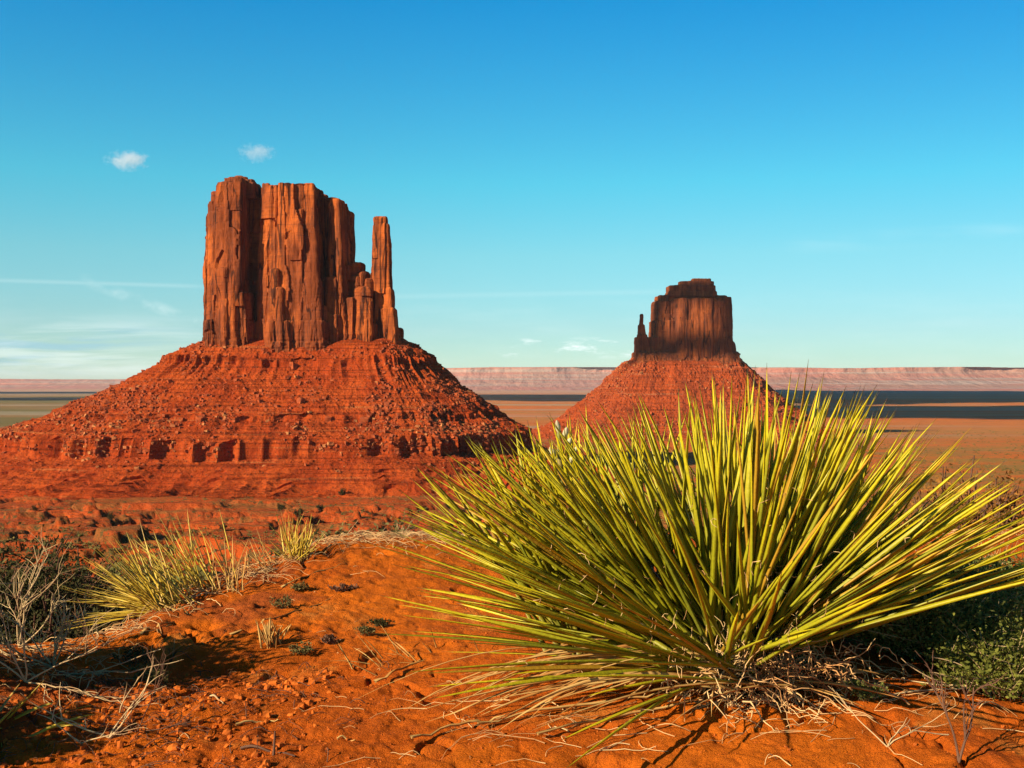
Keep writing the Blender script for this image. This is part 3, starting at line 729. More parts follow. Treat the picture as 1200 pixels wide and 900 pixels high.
# ------------------------------------------------------------------ the big yucca
yb = on_ground(862, 803)
yx, yy_, yz = yb
yuc = empty('yucca', (yx, yy_, yz))
tag(yuc, 'huge spiky yellow-green yucca clump filling the right foreground', 'yucca')
leaves = []     # (score, points, width, side, rnd)
def rosette(cx, cy, cz, n, Lf, elo, ehi, azc, azw, w=.0128, jitter=.03, seed=0, lean=(0, 0, 0)):
    rg = random.Random(seed)
    for i in range(n):
        # azimuth: 0 = screen right (+x), 90 = away, -90 = towards the camera
        az = R(azc+rg.uniform(-azw, azw)); q = rg.random()
        el = R(elo+(ehi-elo)*q)
        d = np.array([math.cos(az)*math.cos(el), math.sin(az)*math.cos(el), math.sin(el)])+np.array(lean)
        d /= np.linalg.norm(d)
        L = Lf(d)*rg.choice([rg.uniform(.86, 1.05), rg.uniform(.86, 1.05), rg.uniform(.5, .95)])
        p = np.array([cx, cy, cz])+np.array([rg.gauss(0, jitter), rg.gauss(0, jitter), abs(rg.gauss(0, jitter*.5))])
        pts = line(p, d, L, rg.uniform(.0, .07)*math.cos(el), 9, curl=[rg.gauss(0, .02), rg.gauss(0, .02), rg.gauss(-.004, .014)])
        tp = pts[-1]; top = np.interp(tp[0]*2.2/tp[1], [-.36, -.28, -.10, .07, .25, .40, .62, .78, .92, 1.02], [-.30, -.19, -.09, -.055, .0, .04, .05, -.01, -.07, -.17])*tp[1]/2.2-rg.uniform(0, .07)
        if tp[2] > top: pts = p+(pts-p)*max(.45, (top-p[2])/(tp[2]-p[2]))
        lim = -.27+.10*max(0, -(pts[-1][2]+.30))*3+rg.uniform(0, .06)
        if pts[-1][0] < lim: pts = p+(pts-p)*(p[0]-lim)/(p[0]-pts[-1][0])
        gmin = H(pts[:, 0], pts[:, 1])+.006; pts[:, 2] = np.maximum(pts[:, 2], gmin)
        side = np.array([rg.gauss(0, .35), rg.gauss(0, .35), 1.]) if el < 1.2 else np.array([rg.gauss(0, 1), rg.gauss(0, 1), .2])
        leaves.append([d[1], pts, w*rg.uniform(.75, 1.15), side, rg.random(), rg.uniform(-.6, .6)])
def Lmain(d):
    # longer towards the left, shorter straight up
    return .60+.23*max(0, -d[0])*(1-.3*max(d[2], 0))*(.25+.75*min(1, max(d[2], 0)/.35))+.05*max(0, d[0])-.02*max(0, -d[1])
rosette(yx, yy_+.02, yz+.02, 225, Lmain, 22, 89, 90, 180, seed=1)
rosette(yx-.01, yy_, yz+.01, 64, Lmain, 1, 32, 188, 50, seed=2)          # low fan to the left
rosette(yx-.05, yy_+.03, yz+.02, 112, Lmain, 22, 66, 176, 55, seed=3)
rosette(yx+.03, yy_+.03, yz+.02, 125, lambda d: Lmain(d)+.05, 28, 78, 0, 60, seed=4)         # right side
rosette(yx+.05, yy_+.06, yz+.02, 38, lambda d: Lmain(d)+.05, 20, 40, 4, 34, seed=5)
rosette(yx-.16, yy_+.30, yz+.0, 66, lambda d: .50, 35, 88, 120, 150, seed=6)  # heads behind
rosette(yx+.22, yy_+.34, yz+.0, 66, lambda d: .55, 35, 86, 60, 150, seed=7)
rosette(yx-.27, yy_+.26, yz-.0, 95, lambda d: .58, 40, 82, 165, 80, seed=8)
# the hundred nearest the viewer are parts of their own, the rest one part
def vis(l):
    t = l[1][-1]; return l[1][:, 1].mean()
leaves.sort(key=vis)
own = leaves[:100]
for l in own:
    tb = Tubes(); tb.blade(l[1], l[2], l[3], l[4], tw=l[5]); tb.build('leaf', M_leaf, yuc, (yx, yy_, yz))
tb = Tubes()
for l in leaves[100:]: tb.blade(l[1], l[2], l[3], l[4], tw=l[5])
o = tb.build('foliage', M_leaf, yuc, (yx, yy_, yz)); o['kind'] = 'stuff'
# dry leaves bent to the ground
tb = Tubes(); rg = random.Random(21)
for i in range(90):
    az = R(rg.choice([rg.uniform(168, 212), rg.uniform(175, 205), rg.uniform(180, 240)])) if i < 66 else R(rg.uniform(-50, 20)); el = R(rg.uniform(6, 30)); L = (rg.uniform(.25, .62) if math.degrees(az) < 215 else rg.uniform(.1, .24)) if i < 66 else rg.uniform(.10, .26)
    d = (math.cos(az)*math.cos(el), math.sin(az)*math.cos(el), math.sin(el))
    pts = line((yx+rg.gauss(0, .05), yy_+rg.gauss(0, .04), yz+.02), d, L, math.sin(el)+rg.uniform(0, .1), 12, curl=[rg.gauss(0, .03), rg.gauss(0, .03), 0])
    pts[:, 2] = np.maximum(pts[:, 2], H(pts[:, 0], pts[:, 1])+.009)
    tb.blade(pts, rg.uniform(.004, .0095), np.array([rg.gauss(0, .5), rg.gauss(0, .5), 1]), tw=rg.uniform(-2, 2))
o = tb.build('dry_leaves', M_straw, yuc, (yx, yy_, yz)); o['kind'] = 'stuff'; o['label'] = 'straw-coloured dead leaves bent flat to the sand'
# curly threads and shredded fibres round the base
tb = Tubes()
for i in range(520):
    az = R(rg.uniform(-180, 60)); rad = abs(rg.gauss(0, .07)); p = np.array([yx+.03+1.5*rad*math.cos(az), yy_-.03+rad*math.sin(az)*.9, 0]); p[2] = gz(p[0], p[1])+rg.uniform(.0, .085)
    n = 9; a = rg.uniform(0, 6.28); el = rg.uniform(-.3, .9); P = [p.copy()]
    st = rg.uniform(.006, .017)
    for k in range(n):
        a += rg.gauss(0, .42); el += rg.gauss(-.12, .38)
        p = p+st*np.array([math.cos(a)*math.cos(el), math.sin(a)*math.cos(el), math.sin(el)])
        p[2] = max(p[2], gz(p[0], p[1])+.002); P.append(p.copy())
    tb.tube(P, rg.uniform(.0009, .0020), .0006, 4)
o = tb.build('curled_fibres', M_thread, yuc, (yx, yy_, yz)); o['kind'] = 'stuff'; o['label'] = 'tangle of pale curled fibres at the base'
# fine marginal threads peeling from the leaves
tb = Tubes()
for i in range(260):
    l = leaves[rg.randrange(0, 330)]; k = rg.randrange(1, 6); p = l[1][k]+np.array([rg.gauss(0, .006), -.006, 0]); P = [p.copy()]
    a = rg.uniform(0, 6.28); el = rg.uniform(-.5, 1.)
    for q in range(5):
        a += rg.gauss(0, .8); el += rg.gauss(0, .6); p = p+.008*np.array([math.cos(a)*math.cos(el), math.sin(a)*math.cos(el), math.sin(el)]); P.append(p.copy())
    tb.tube(P, .0008, .0005, 3)
o = tb.build('leaf_threads', M_thread, yuc, (yx, yy_, yz)); o['kind'] = 'stuff'

# flower stalks
import bmesh
def egg(tb, c, d, L, w, mi=0):
    d = np.array(d, float); d /= np.linalg.norm(d); t = np.linspace(0, 1, 9); P = np.array(c)+d*L*t[:, None]
    rr = w*np.sin(np.pi*np.clip(t*.92+.06, 0, 1))**.8
    k = 8; up = np.array([1., 0, 0]); a = np.cross(d, up); a /= np.linalg.norm(a); b_ = np.cross(d, a); m = len(t)
    for j in range(k):
        an = 2*math.pi*j/k; tb.V.append(P+rr[:, None]*(a*math.cos(an)+b_*math.sin(an)))
    j = np.arange(k)[:, None]; i = np.arange(m-1)[None]
    f = np.stack([tb.n+j*m+i, tb.n+((j+1) % k)*m+i, tb.n+((j+1) % k)*m+i+1, tb.n+j*m+i+1], -1).reshape(-1, 4)
    tb.F.append(f); tb.n += k*m; tb.t.append(np.tile(t, k)); tb.r.append(np.full(k*m, random.random())); tb.mi += [mi]*len(f)
Ds = 2.42
def stalk(pts, w, m): 
    tb = Tubes(); tb.tube(pts, w, w*.55, 7); return tb.build('flower_stalk', m, yuc, (yx, yy_, yz))
b0 = px(668, 700, Ds+.02); s1 = stalk([px(668, 700, Ds), px(662, 620, Ds), px(657, 560, Ds), px(655, 505, Ds)], .009, M_stalk)
for (a, c, dx, dz, L, w) in ((655, 508, -.25, 1, .038, .0085), (661, 514, .35, 1, .034, .009), (664, 524, .5, .8, .030, .0085), (651, 535, -.7, .8, .032, .0085), (665, 545, .7, .7, .030, .008), (672, 532, .6, .9, .026, .007), (650, 560, -.8, .7, .028, .0075), (664, 568, .7, .6, .026, .0075), (676, 556, .5, 1., .024, .006)):
    tb = Tubes(); egg(tb, px(a, c, Ds-.012), (dx*.7, -.2, dz), L*.8, w*.72); q = tb.build('bud', M_bud, s1, (yx, yy_, yz))
s2 = stalk([px(700, 700, Ds+.1), px(696, 620, Ds+.1), px(693, 560, Ds+.1), px(692, 522, Ds+.1)], .0065, M_brown_stalk)
for (a, c, dx) in ((691, 530, -.5), (694, 545, .6), (690, 560, -.6), (696, 572, .5)):
    tb = Tubes(); egg(tb, px(a, c, Ds+.1), (dx, -.2, 1), .026, .0055); tb.build('bud', M_brown_stalk, s2, (yx, yy_, yz))

# ------------------------------------------------------------------ small plants
def tuft(name, label, cat, pxx, pyy, n, L, w, elo, ehi, azc, azw, m, sag=.25, D=None, group=None, jit=.03, pos=None):
    p = pos if pos is not None else on_ground(pxx, pyy) if D is None else px(pxx, pyy, D)
    rg = random.Random(int(pxx*7+pyy)); tb = Tubes()
    for i in range(n):
        az = R(azc+rg.uniform(-azw, azw)); el = R(rg.uniform(elo, ehi)); d = (math.cos(az)*math.cos(el), math.sin(az)*math.cos(el), math.sin(el))
        q = (p[0]+rg.gauss(0, jit), p[1]+rg.gauss(0, jit), p[2]-.01)
        pts = line(q, d, L*rg.uniform(.55, 1.05), sag*rg.random()*math.cos(el), 8, curl=[rg.gauss(0, .03*L), rg.gauss(0, .03*L), 0])
        tb.blade(pts, w*rg.uniform(.7, 1.2), np.array([rg.gauss(0, .5), rg.gauss(0, .5), 1.]), tw=rg.uniform(-1, 1))
    o = tb.build(name, m, None, p); tag(o, label, cat, group=group); return o, p
tuft('small_yucca', 'pale yellow narrow-leaved yucca fanning out over the shaded edge of the left hollow', 'yucca', 178, 722, 150, .27, .0045, -6, 58, 172, 42, M_leaf_pale, .10, jit=.03, pos=(-.90, 2.93, gz(-.90, 2.93)))
tuft('small_yucca', 'stiff yellow yucca leaves standing just above the pale fan on the dune lip', 'yucca', 205, 708, 46, .25, .0045, 30, 72, 160, 40, M_leaf_pale, .08, jit=.035, pos=(-.86, 3.12, gz(-.86, 3.12)))
tuft('grass_clump', 'upright straw-coloured grass stems standing on the dune crest', 'grass clump', 268, 694, 15, .17, .004, 68, 88, 90, 180, M_straw, .05, jit=.022)
tuft('small_yucca', 'young yellowish yucca with upright leaves on the crest left of the big clump', 'yucca', 346, 654, 60, .165, .0042, 30, 85, 90, 180, M_leaf_pale, .08, jit=.02)
tuft('grass_clump', 'thin tan grass leaning left on the crest beside the young yucca', 'grass clump', 312, 666, 30, .15, .003, 18, 60, 160, 60, M_straw, .2, jit=.05)
tuft('grass_clump', 'small pale dry grass tuft standing alone on the open sand', 'grass clump', 319, 758, 34, .085, .0055, 50, 88, 90, 180, M_straw, .15, jit=.009)
tuft('grass_clump', 'sparse straw blades sprawling left of the big yucca base', 'grass clump', 476, 770, 22, .12, .0035, 10, 60, 170, 80, M_straw, .3, jit=.06)
tuft('small_yucca', 'yellow yucca leaves poking in at the left edge of the picture', 'yucca', 2, 858, 9, .14, .009, 8, 62, 10, 70, M_leaf_pale, .3, jit=.03)
tuft('grass_clump', 'dry grass tuft on the sand crest right of the big yucca', 'grass clump', 1168, 662, 40, .15, .0035, 20, 80, 90, 180, M_straw, .3, jit=.05)
tuft('grass_clump', 'yellow grass beside the green shrub at the far right', 'grass clump', 1192, 735, 26, .12, .004, 30, 80, 60, 120, M_leaf_pale, .25, jit=.05)

def shrub(name, label, cat, p, rx, ry, h, nleaf, ls, mleaf, mtwig, seed, ntw=40, cl=60, aspect=.45, group=None, base=True):
    """woody shrub: forked twigs with leaves clustered along their ends"""
    rg = np.random.default_rng(seed); rr = random.Random(seed); tb = Tubes(); ends = []
    for i in range(ntw):
        az = rr.uniform(0, 6.28); u = math.sqrt(rr.random()); tx = p[0]+rx*u*math.cos(az); ty = p[1]+ry*u*math.sin(az)
        hh = h*(math.sqrt(max(0, 1-u*u))*.75+.25)*rr.uniform(.55, 1.1)
        b0 = np.array([p[0]+rx*u*.35*math.cos(az), p[1]+ry*u*.35*math.sin(az), p[2]-.01*h])
        e = np.array([tx, ty, p[2]+hh]); mid = (b0+e)/2+np.array([rr.gauss(0, .1*rx), rr.gauss(0, .1*ry), .1*h])
        t = np.linspace(0, 1, 7)[:, None]; P = (1-t)**2*b0+2*t*(1-t)*mid+t**2*e
        tb.tube(P, .012*h, .004*h, 4); ends.append(P)
        for k in range(2):
            s = P[rr.randrange(2, 6)]; e2 = s+np.array([rr.gauss(0, .25*rx), rr.gauss(0, .25*ry), abs(rr.gauss(.12*h, .12*h))]); P2 = s+(e2-s)*np.linspace(0, 1, 5)[:, None]
            tb.tube(P2, .006*h, .003*h, 3); ends.append(P2)
    root = empty(name, p); tag(root, label, cat, group=group)
    tb.build('branches', mtwig, root, p)
    # leaves
    k = nleaf; E = [ends[i] for i in rg.integers(0, len(ends), k)]
    tt = rg.random(k)**.5; C = np.array([e[int(t*(len(e)-1))] for e, t in zip(E, tt)])+rg.normal(0, 1, (k, 3))*np.array([rx, ry, h])*.07
    C[:, 2] = np.maximum(C[:, 2], p[2]+.0)
    d = rg.normal(0, 1, (k, 3)); d[:, 2] = np.abs(d[:, 2])*.8+.2; d /= np.linalg.norm(d, axis=1)[:, None]
    s_ = np.cross(d, rg.normal(0, 1, (k, 3))); s_ /= np.linalg.norm(s_, axis=1)[:, None]
    L = ls*rg.uniform(.6, 1.3, (k, 1)); Q = np.stack([C, C+d*L*.5+s_*L*aspect*.5, C+d*L, C+d*L*.5-s_*L*aspect*.5], 1)
    tl = Tubes(); tl.quads(Q, rg.random(k)); tl.build('foliage', mleaf, root, p, False)
    return root
g = on_ground
def at(x, y): return (x, y, gz(x, y))
# right: low dense green shrubs behind and beside the yucca
shrub('green_shrub', 'low dense dark green shrub under the right side of the big yucca', 'shrub', at(.90, 2.32), .24, .17, .155, 22000, .011, M_shrub_g, M_twig, 71, 120)
shrub('green_shrub', 'bright green shrub with yellow flowers at the right edge', 'shrub', at(.935, 2.09), .15, .11, .13, 7500, .0105, M_shrub_y, M_twig, 72, 70)
shrub('green_shrub', 'low green shrub at the far right behind the flowering one', 'shrub', at(1.22, 2.74), .28, .18, .15, 7000, .017, M_shrub_g, M_twig, 79, 70)
p = g(1016, 822)
shrub('green_shrub', 'tiny green sprig on the sand below the dark green shrub', 'shrub', p, .045, .03, .035, 500, .010, M_shrub_g, M_twig, 73, 14)
fp = [o for o in col.objects if o.get('label', '').startswith('bright green shrub')][0]
for a, c in ((1156, 818), (1164, 775), (1188, 760), (1178, 796)):
    tb = Tubes(); q = px(a, c, 2.2); V5 = [np.array(q)+np.array([0, -.002, 0])]
    for k in range(5):
        an = k*1.256; d = np.array([math.cos(an), -.35, math.sin(an)]); s_ = np.array([-math.sin(an), 0, math.cos(an)]); q0 = np.array(q)
        tb.V.append(np.array([q0, q0+d*.004+s_*.0025, q0+d*.008, q0+d*.004-s_*.0025]) if k == 0 else np.array([q0+d*.004+s_*.0025, q0+d*.008, q0+d*.004-s_*.0025]))
        b0 = tb.n; ids = [0, b0+1, b0+2, b0+3] if k == 0 else [0, b0, b0+1, b0+2]
        tb.F.append(np.array([ids])); m_ = 4 if k == 0 else 3; tb.n += m_; tb.t.append(np.zeros(m_)); tb.r.append(np.zeros(m_)); tb.mi.append(0)
    tb.build('flower', M_flower, fp, tuple(fp.location), False)
shrub('brown_brush', 'tall brown-orange brush beyond the sand at the right edge', 'bush', (3.35, 8.0, gz(3.35, 8.)), .75, .5, 1.25, 12000, .04, M_rust, M_dark_twig, 83, 110)
shrub('brown_brush', 'shorter rusty brush left of the tall brown one at the right', 'bush', (2.75, 8.3, gz(2.75, 8.3)), .6, .4, 1.02, 9000, .04, M_rust, M_dark_twig, 84, 90)
# grey-green shrub behind the yucca on the left, just past the crest
shrub('sagebrush', 'grey-green sagebrush just over the crest behind the left yucca leaves', 'shrub', at(-.50, 4.15), .42, .25, .26, 9000, .020, M_sage, M_twig, 74, 80)
shrub('sagebrush', 'low olive sagebrush on the crest beside the young yucca', 'shrub', at(-.74, 4.05), .22, .14, .11, 3500, .014, M_olive, M_twig, 75, 50)
# big dark bush in the left hollow
shrub('dark_bush', 'large dark bush filling the hollow at the left edge', 'bush', (-1.85, 4.15, -1.25), .80, .55, .62, 52000, .019, M_juni, M_dark_twig, 76, 160)
shrub('green_bush', 'small bright green bush behind the dark one', 'bush', (-1.75, 5.6, -1.35), .28, .25, .42, 5000, .03, M_shrub_g, M_dark_twig, 77, 60)
shrub('green_bush', 'olive green bush down the slope behind the pale yucca', 'bush', (-1.70, 6.3, -1.52), .30, .22, .34, 4500, .03, M_shrub_g, M_dark_twig, 78, 50)
shrub('green_bush', 'round green bush below the crest behind the straw grass stems', 'bush', (-1.55, 6.0, -1.44), .2, .2, .30, 3500, .028, M_shrub_g, M_dark_twig, 81, 40)
shrub('sagebrush', 'unseen sagebrush added left of the view to shade the lower left sand', 'shrub', at(-1.19, 2.12), .17, .22, .29, 4200, .022, M_sage, M_twig, 82, 90)  # added out of view to throw mottled shade on the sand
shrub('sagebrush', 'unseen sagebrush added left of the view to shade the lower left corner', 'shrub', at(-1.16, 1.70), .17, .16, .26, 7000, .022, M_sage, M_twig, 85, 60)  # second shrub added out of view, its shadow darkens the lower left corner
# little plants on the open sand
for (a, c, s_, hh, m_, lb) in ((330, 713, .034, .038, M_sage, 'small round grey-green plant high on the open sand'), (156, 782, .05, .055, M_juni, 'dark leafy seedling at the shadow line on the left'),
                               (172, 800, .035, .04, M_sage, 'grey seedling just below the dark one on the left'), (185, 803, .03, .03, M_sage, 'flat grey seedling right of the dark one on the left'),
                               (428, 746, .032, .022, M_sage, 'small green plant at the left tip of the big yucca'), (350, 693, .035, .024, M_sage, 'flat dark plant near the top of the dune'),
                               (402, 694, .04, .022, M_dark_twig, 'flat brown plant right of the top of the dune'), (352, 768, .035, .024, M_sage, 'low sage-coloured plant in the middle of the sand'),
                               (388, 756, .03, .022, M_dark_twig, 'low brown plant beside the dry stick on the sand'), (445, 735, .035, .02, M_juni, 'green leafy plant touching the lowest yucca leaves')):
    shrub('seedling', lb, 'small plant', g(a, c), s_, s_*.7, hh, 420, .007, m_, M_dark_twig, int(a), 16, group='small plants on the open sand')

# ------------------------------------------------------------------ dead wood
def branchy(name, label, cat, p, dirs, L, r0, m, seed, depth=3, group=None, spread=.6, ground=False, kids=(3, 5)):
    rr = random.Random(seed); tb = Tubes()
    def grow(q, d, L, r, k):
        n = 7; P = [np.array(q, float)]; d = np.array(d, float); d /= np.linalg.norm(d)
        for i in range(n):
            d = d+np.array([rr.gauss(0, .10), rr.gauss(0, .10), rr.gauss(0, .08)]); d /= np.linalg.norm(d)
            v = P[-1]+d*L/n; v[2] = max(v[2], gz(v[0], v[1])+r); P.append(v)
        tb.tube(P, r*.62, r*.28, 5)
        if k > 0:
            for c in range(rr.randint(*kids)):
                i = rr.randint(2, n); dd = d+np.array([rr.gauss(0, spread), rr.gauss(0, spread), rr.gauss(0 if ground else .15, spread*(.35 if ground else .8))])
                grow(P[i], dd, L*rr.uniform(.4, .7), r*.6, k-1)
    for d in dirs: grow(p, d, L*rr.uniform(.8, 1.1), r0, depth-1)
    o = tb.build(name, m, None, tuple(p)); tag(o, label, cat, group=group); return o
branchy('dead_shrub', 'bare pale dead shrub with upright forked twigs at the left edge', 'dead shrub', g(62, 782), [(-.1, .1, 1), (.35, 0, 1), (-.5, .1, .9), (.1, -.1, 1), (-.9, 0, .45), (-.8, .2, .15)], .125, .0035, M_twig, 91, 3, spread=.45)
branchy('dead_shrub', 'sprawling dead shrub with thin grey twigs lying below the bare one', 'dead shrub', g(30, 800), [(.9, -.2, .1), (.8, .1, .3), (-.6, 0, .5), (.3, 0, .9), (-.2, -.2, .8)], .17, .003, M_twig, 92, 3, spread=.5)
branchy('dead_shrub', 'pale dead shrub with splayed twigs half hidden by the left edge', 'dead shrub', g(22, 760), [(.3, 0, 1), (.7, .1, .6), (-.2, .1, 1), (.9, 0, .25)], .13, .0034, M_twig, 103, 3, spread=.5)
branchy('dead_branch', 'long weathered branch running down from the dead shrub', 'dead branch', g(60, 790), [(1, -.55, .02)], .21, .0042, M_twig, 93, 2, ground=True, spread=.4, kids=(2, 3))
branchy('dead_branch', 'forked grey branch standing out of the clods at lower left', 'dead branch', g(128, 866), [(.5, .2, .6), (.25, .35, .9), (-.6, -.1, .25)], .10, .003, M_twig, 94, 2, spread=.4)
branchy('dead_branch', 'dark broken twigs among the clods in the lower left corner', 'dead branch', g(160, 858), [(1, 0, .2), (.3, .2, .7), (-.8, .1, .2), (.1, -.4, .3)], .10, .002, M_dark_twig, 95, 3, ground=True, spread=.6)
branchy('dead_branch', 'thin upright grey twig at the edge of the left shadow', 'dead branch', g(140, 838), [(.15, .05, 1)], .085, .0024, M_twig, 96, 2, spread=.3, kids=(1, 2))
branchy('dead_branch', 'small forked dead twig at the bottom of the lower left corner', 'dead branch', g(95, 872), [(-.7, .3, .35), (.6, -.1, .2)], .08, .0022, M_twig, 97, 2, spread=.4)
branchy('dead_branch', 'pale roots of dead branch reaching in from the right edge', 'dead branch', (1.02, 2.12, gz(1.02, 2.12)+.045), [(-1, -.25, -.12)], .26, .0052, M_twig, 98, 2, spread=.35, kids=(2, 4))
branchy('dead_branch', 'thin curved pale twig lying below the roots at lower right', 'dead branch', g(1112, 862), [(-.8, -.25, .05)], .085, .0022, M_twig, 99, 1)
branchy('dead_branch', 'dark forked stem standing in the sand at lower right', 'dead branch', g(1124, 898), [(.12, .1, 1), (.35, .1, .8)], .12, .004, M_dark_twig, 100, 3, spread=.5)
branchy('dead_branch', 'brown brittle twigs scattered left of the roots at lower right', 'dead branch', g(1040, 878), [(.8, .2, .15), (.5, .5, .2), (-.3, .1, .3)], .10, .0022, M_twig, 101, 2, ground=True, spread=.5)
def stick(name, label, p0, p1, r, m, lift=.0, bend=.01):
    a = np.array(p0); b_ = np.array(p1); t = np.linspace(0, 1, 12)[:, None]; P = a+(b_-a)*t; P[:, 2] = [gz(q[0], q[1])+r+lift for q in P]
    P[:, 1] += bend*np.sin(np.linspace(0, 3.14, 12)); P[:, 2] += .003*np.sin(np.linspace(0, 7, 12))
    tb = Tubes()
    if name == 'dry_stalk': tb.blade(P, r*2.6, np.array([.2, .3, 1.]), tw=1.2)
    else: tb.tube(P, r, r*.55, 6)
    o = tb.build(name, m, None, tuple(p0)); tag(o, label, 'stick')
stick('stick', 'short pale stick lying on the sand near the bottom left', g(276, 852), g(326, 846), .0024, M_straw)
stick('stick', 'thin dark stick lying in its shadow at the bottom left', g(282, 880), g(346, 890), .0026, M_dark_twig)
tb = Tubes(); q = g(320, 886); tb.tube(line((q[0], q[1], q[2]-.01), (.05, .05, 1), .05, 0, 5), .003, .0015, 5); o = tb.build('stick', M_dark_twig, None, q); tag(o, 'short dark stub of stem standing upright by the thin stick', 'stick')
stick('stick', 'small bleached stick in the middle left sand', g(246, 818), g(262, 828), .0022, M_twig)
stick('stick', 'tiny pale twig at the bottom right of the dark stick', g(395, 868), g(416, 870), .0018, M_straw)
stick('stick', 'grey stick lying near the shadow edge at the left', g(96, 791), g(122, 792), .003, M_twig)
for i, (a, c, a2, c2, lb) in enumerate(((270, 745, 395, 698, 'long pale stalk lying down the dune from the grass'), (165, 745, 232, 715, 'pale stalk along the lip of the left hollow'), (330, 690, 404, 662, 'curved dry stalk below the crest top'),
                                        (150, 770, 205, 730, 'thin dry stalk at the low end of the dune lip'), (560, 855, 800, 812, 'broad straw leaf fallen in front of the big yucca'), (630, 868, 830, 825, 'long straw leaf fallen nearest the camera before the big yucca'),
                                        (440, 806, 500, 780, 'slender straw leaf on the sand at the left tip of the big yucca'), (482, 872, 600, 845, 'dry yucca leaf lying at the bottom middle'))):
    stick('dry_stalk', lb, g(a, c), g(a2, c2), .0028 if i < 4 else .0034, M_straw, .0 if i < 4 else .008, .02)

# straw litter along the crest and round the yucca: uncountable
rg = random.Random(31)
tb = Tubes()
def straw(x, y, L, a, r=.0011, lift=.004):
    P = []; c_ = rg.gauss(0, .16); r *= .72
    for k in range(8):
        P.append((x, y, gz(x, y)+r+lift*math.sin(k/7*3.14))); x += L/7*math.cos(a); y += L/7*math.sin(a); a += c_+rg.gauss(0, .06)
    tb.tube(P, r, r*.6, 4)
for i in range(620):
    u = rg.random(); xx = -1.02+u*.95; off = -abs(rg.gauss(0, .17)) ; y = float(crest(xx))+off+.03
    straw(xx+rg.gauss(0, .04), y, rg.uniform(.03, .12), rg.gauss(.5, .5)+(math.pi if rg.random() < .3 else 0), rg.uniform(.0007, .0020), rg.uniform(.002, .015))
for i in range(80):
    straw(yx-.08+rg.gauss(-.16, .26), yy_-.12+rg.gauss(-.04, .11), rg.uniform(.02, .14), rg.gauss(3.4, .5), rg.uniform(.0007, .0016), rg.uniform(.001, .012))
for i in range(90):
    straw(yx+.32+rg.gauss(0, .22), yy_-.02+rg.gauss(0, .08), rg.uniform(.02, .10), rg.gauss(.1, .6), rg.uniform(.0007, .0016), rg.uniform(.002, .012))
for i in range(240):
    xx = rg.uniform(.75, 1.9); straw(xx, float(crest(xx))-abs(rg.gauss(0, .3)), rg.uniform(.02, .10), rg.gauss(.2, .7), rg.uniform(.0008, .0018), rg.uniform(.002, .015))
for i in range(170):
    straw(rg.uniform(-1.1, 1.2), rg.uniform(1.75, 3.6), rg.uniform(.006, .025), rg.uniform(0, 6.28), rg.uniform(.0005, .0011), .002)
for i in range(150):
    straw(-.97+rg.gauss(0, .10), 2.3+rg.gauss(0, .12), rg.uniform(.02, .08), rg.uniform(0, 6.28), rg.uniform(.0007, .0016), .006)
o = tb.build('straw_litter', M_thread); tag(o, 'pale dry straw and stalks strewn along the dune crest and round the yucca', 'litter', 'stuff')
# dark sprigs of litter
tb = Tubes()
for i in range(420):
    straw(rg.gauss(-.72, .22), rg.gauss(2.05, .22), rg.uniform(.015, .06), rg.uniform(0, 6.28), rg.uniform(.0006, .0014), rg.uniform(.002, .012))
o = tb.build('twig_litter', M_dark_twig); tag(o, 'dark broken twig litter on the clods at lower left', 'litter', 'stuff')

# soil clods and grit
r = np.random.default_rng(44)
n = 7000
x = np.where(r.random(n) < .5, r.normal(-.74, .26, n), r.uniform(-1.2, 1.3, n)); y = np.where(x < -.2, r.uniform(1.65, 2.4, n), r.uniform(1.6, 3.6, n))
ok = y < crest(x)-.05; x, y = x[ok], y[ok]; n = len(x)
S = .0012+r.random(n)**9*.0085*np.where(x < -.35, 1, .3)
# rounded crumbs: a 3x3x3 lattice shell pushed towards a ball and roughened
L3 = [(a, b, c) for a in (-1, 0, 1) for b in (-1, 0, 1) for c in (-1, 0, 1) if (a, b, c) != (0, 0, 0)]
ix3 = {v: i for i, v in enumerate(L3)}; tv = np.array(L3, float); tv = tv/np.linalg.norm(tv, axis=1)[:, None]**.75
tf = []
for ax in range(3):
    for sg in (-1, 1):
        for a in (-1, 0):
            for b in (-1, 0):
                q = [(a, b), (a+1, b), (a+1, b+1), (a, b+1)]
                q = [tuple(np.insert(np.array(v), ax, sg).tolist()) for v in q]
                if (sg > 0) == (ax == 1): q = q[::-1]
                tf.append([ix3[v] for v in q])
tf = np.array(tf); v = tv[None]*r.uniform(.7, 1.2, (n, 26, 1))*S[:, None, None]*r.uniform(.6, 1.2, (n, 1, 3))
P_ = np.stack([x, y, H(x, y)+S*.15], -1)
o = mesh('soil_clods', (v+P_[:, None]).reshape(-1, 3), (tf[None]+(np.arange(n)*26)[:, None, None]).reshape(-1, 4), M_clod)
tag(o, 'small crumbs and clods of red soil on the sand', 'soil', 'stuff')

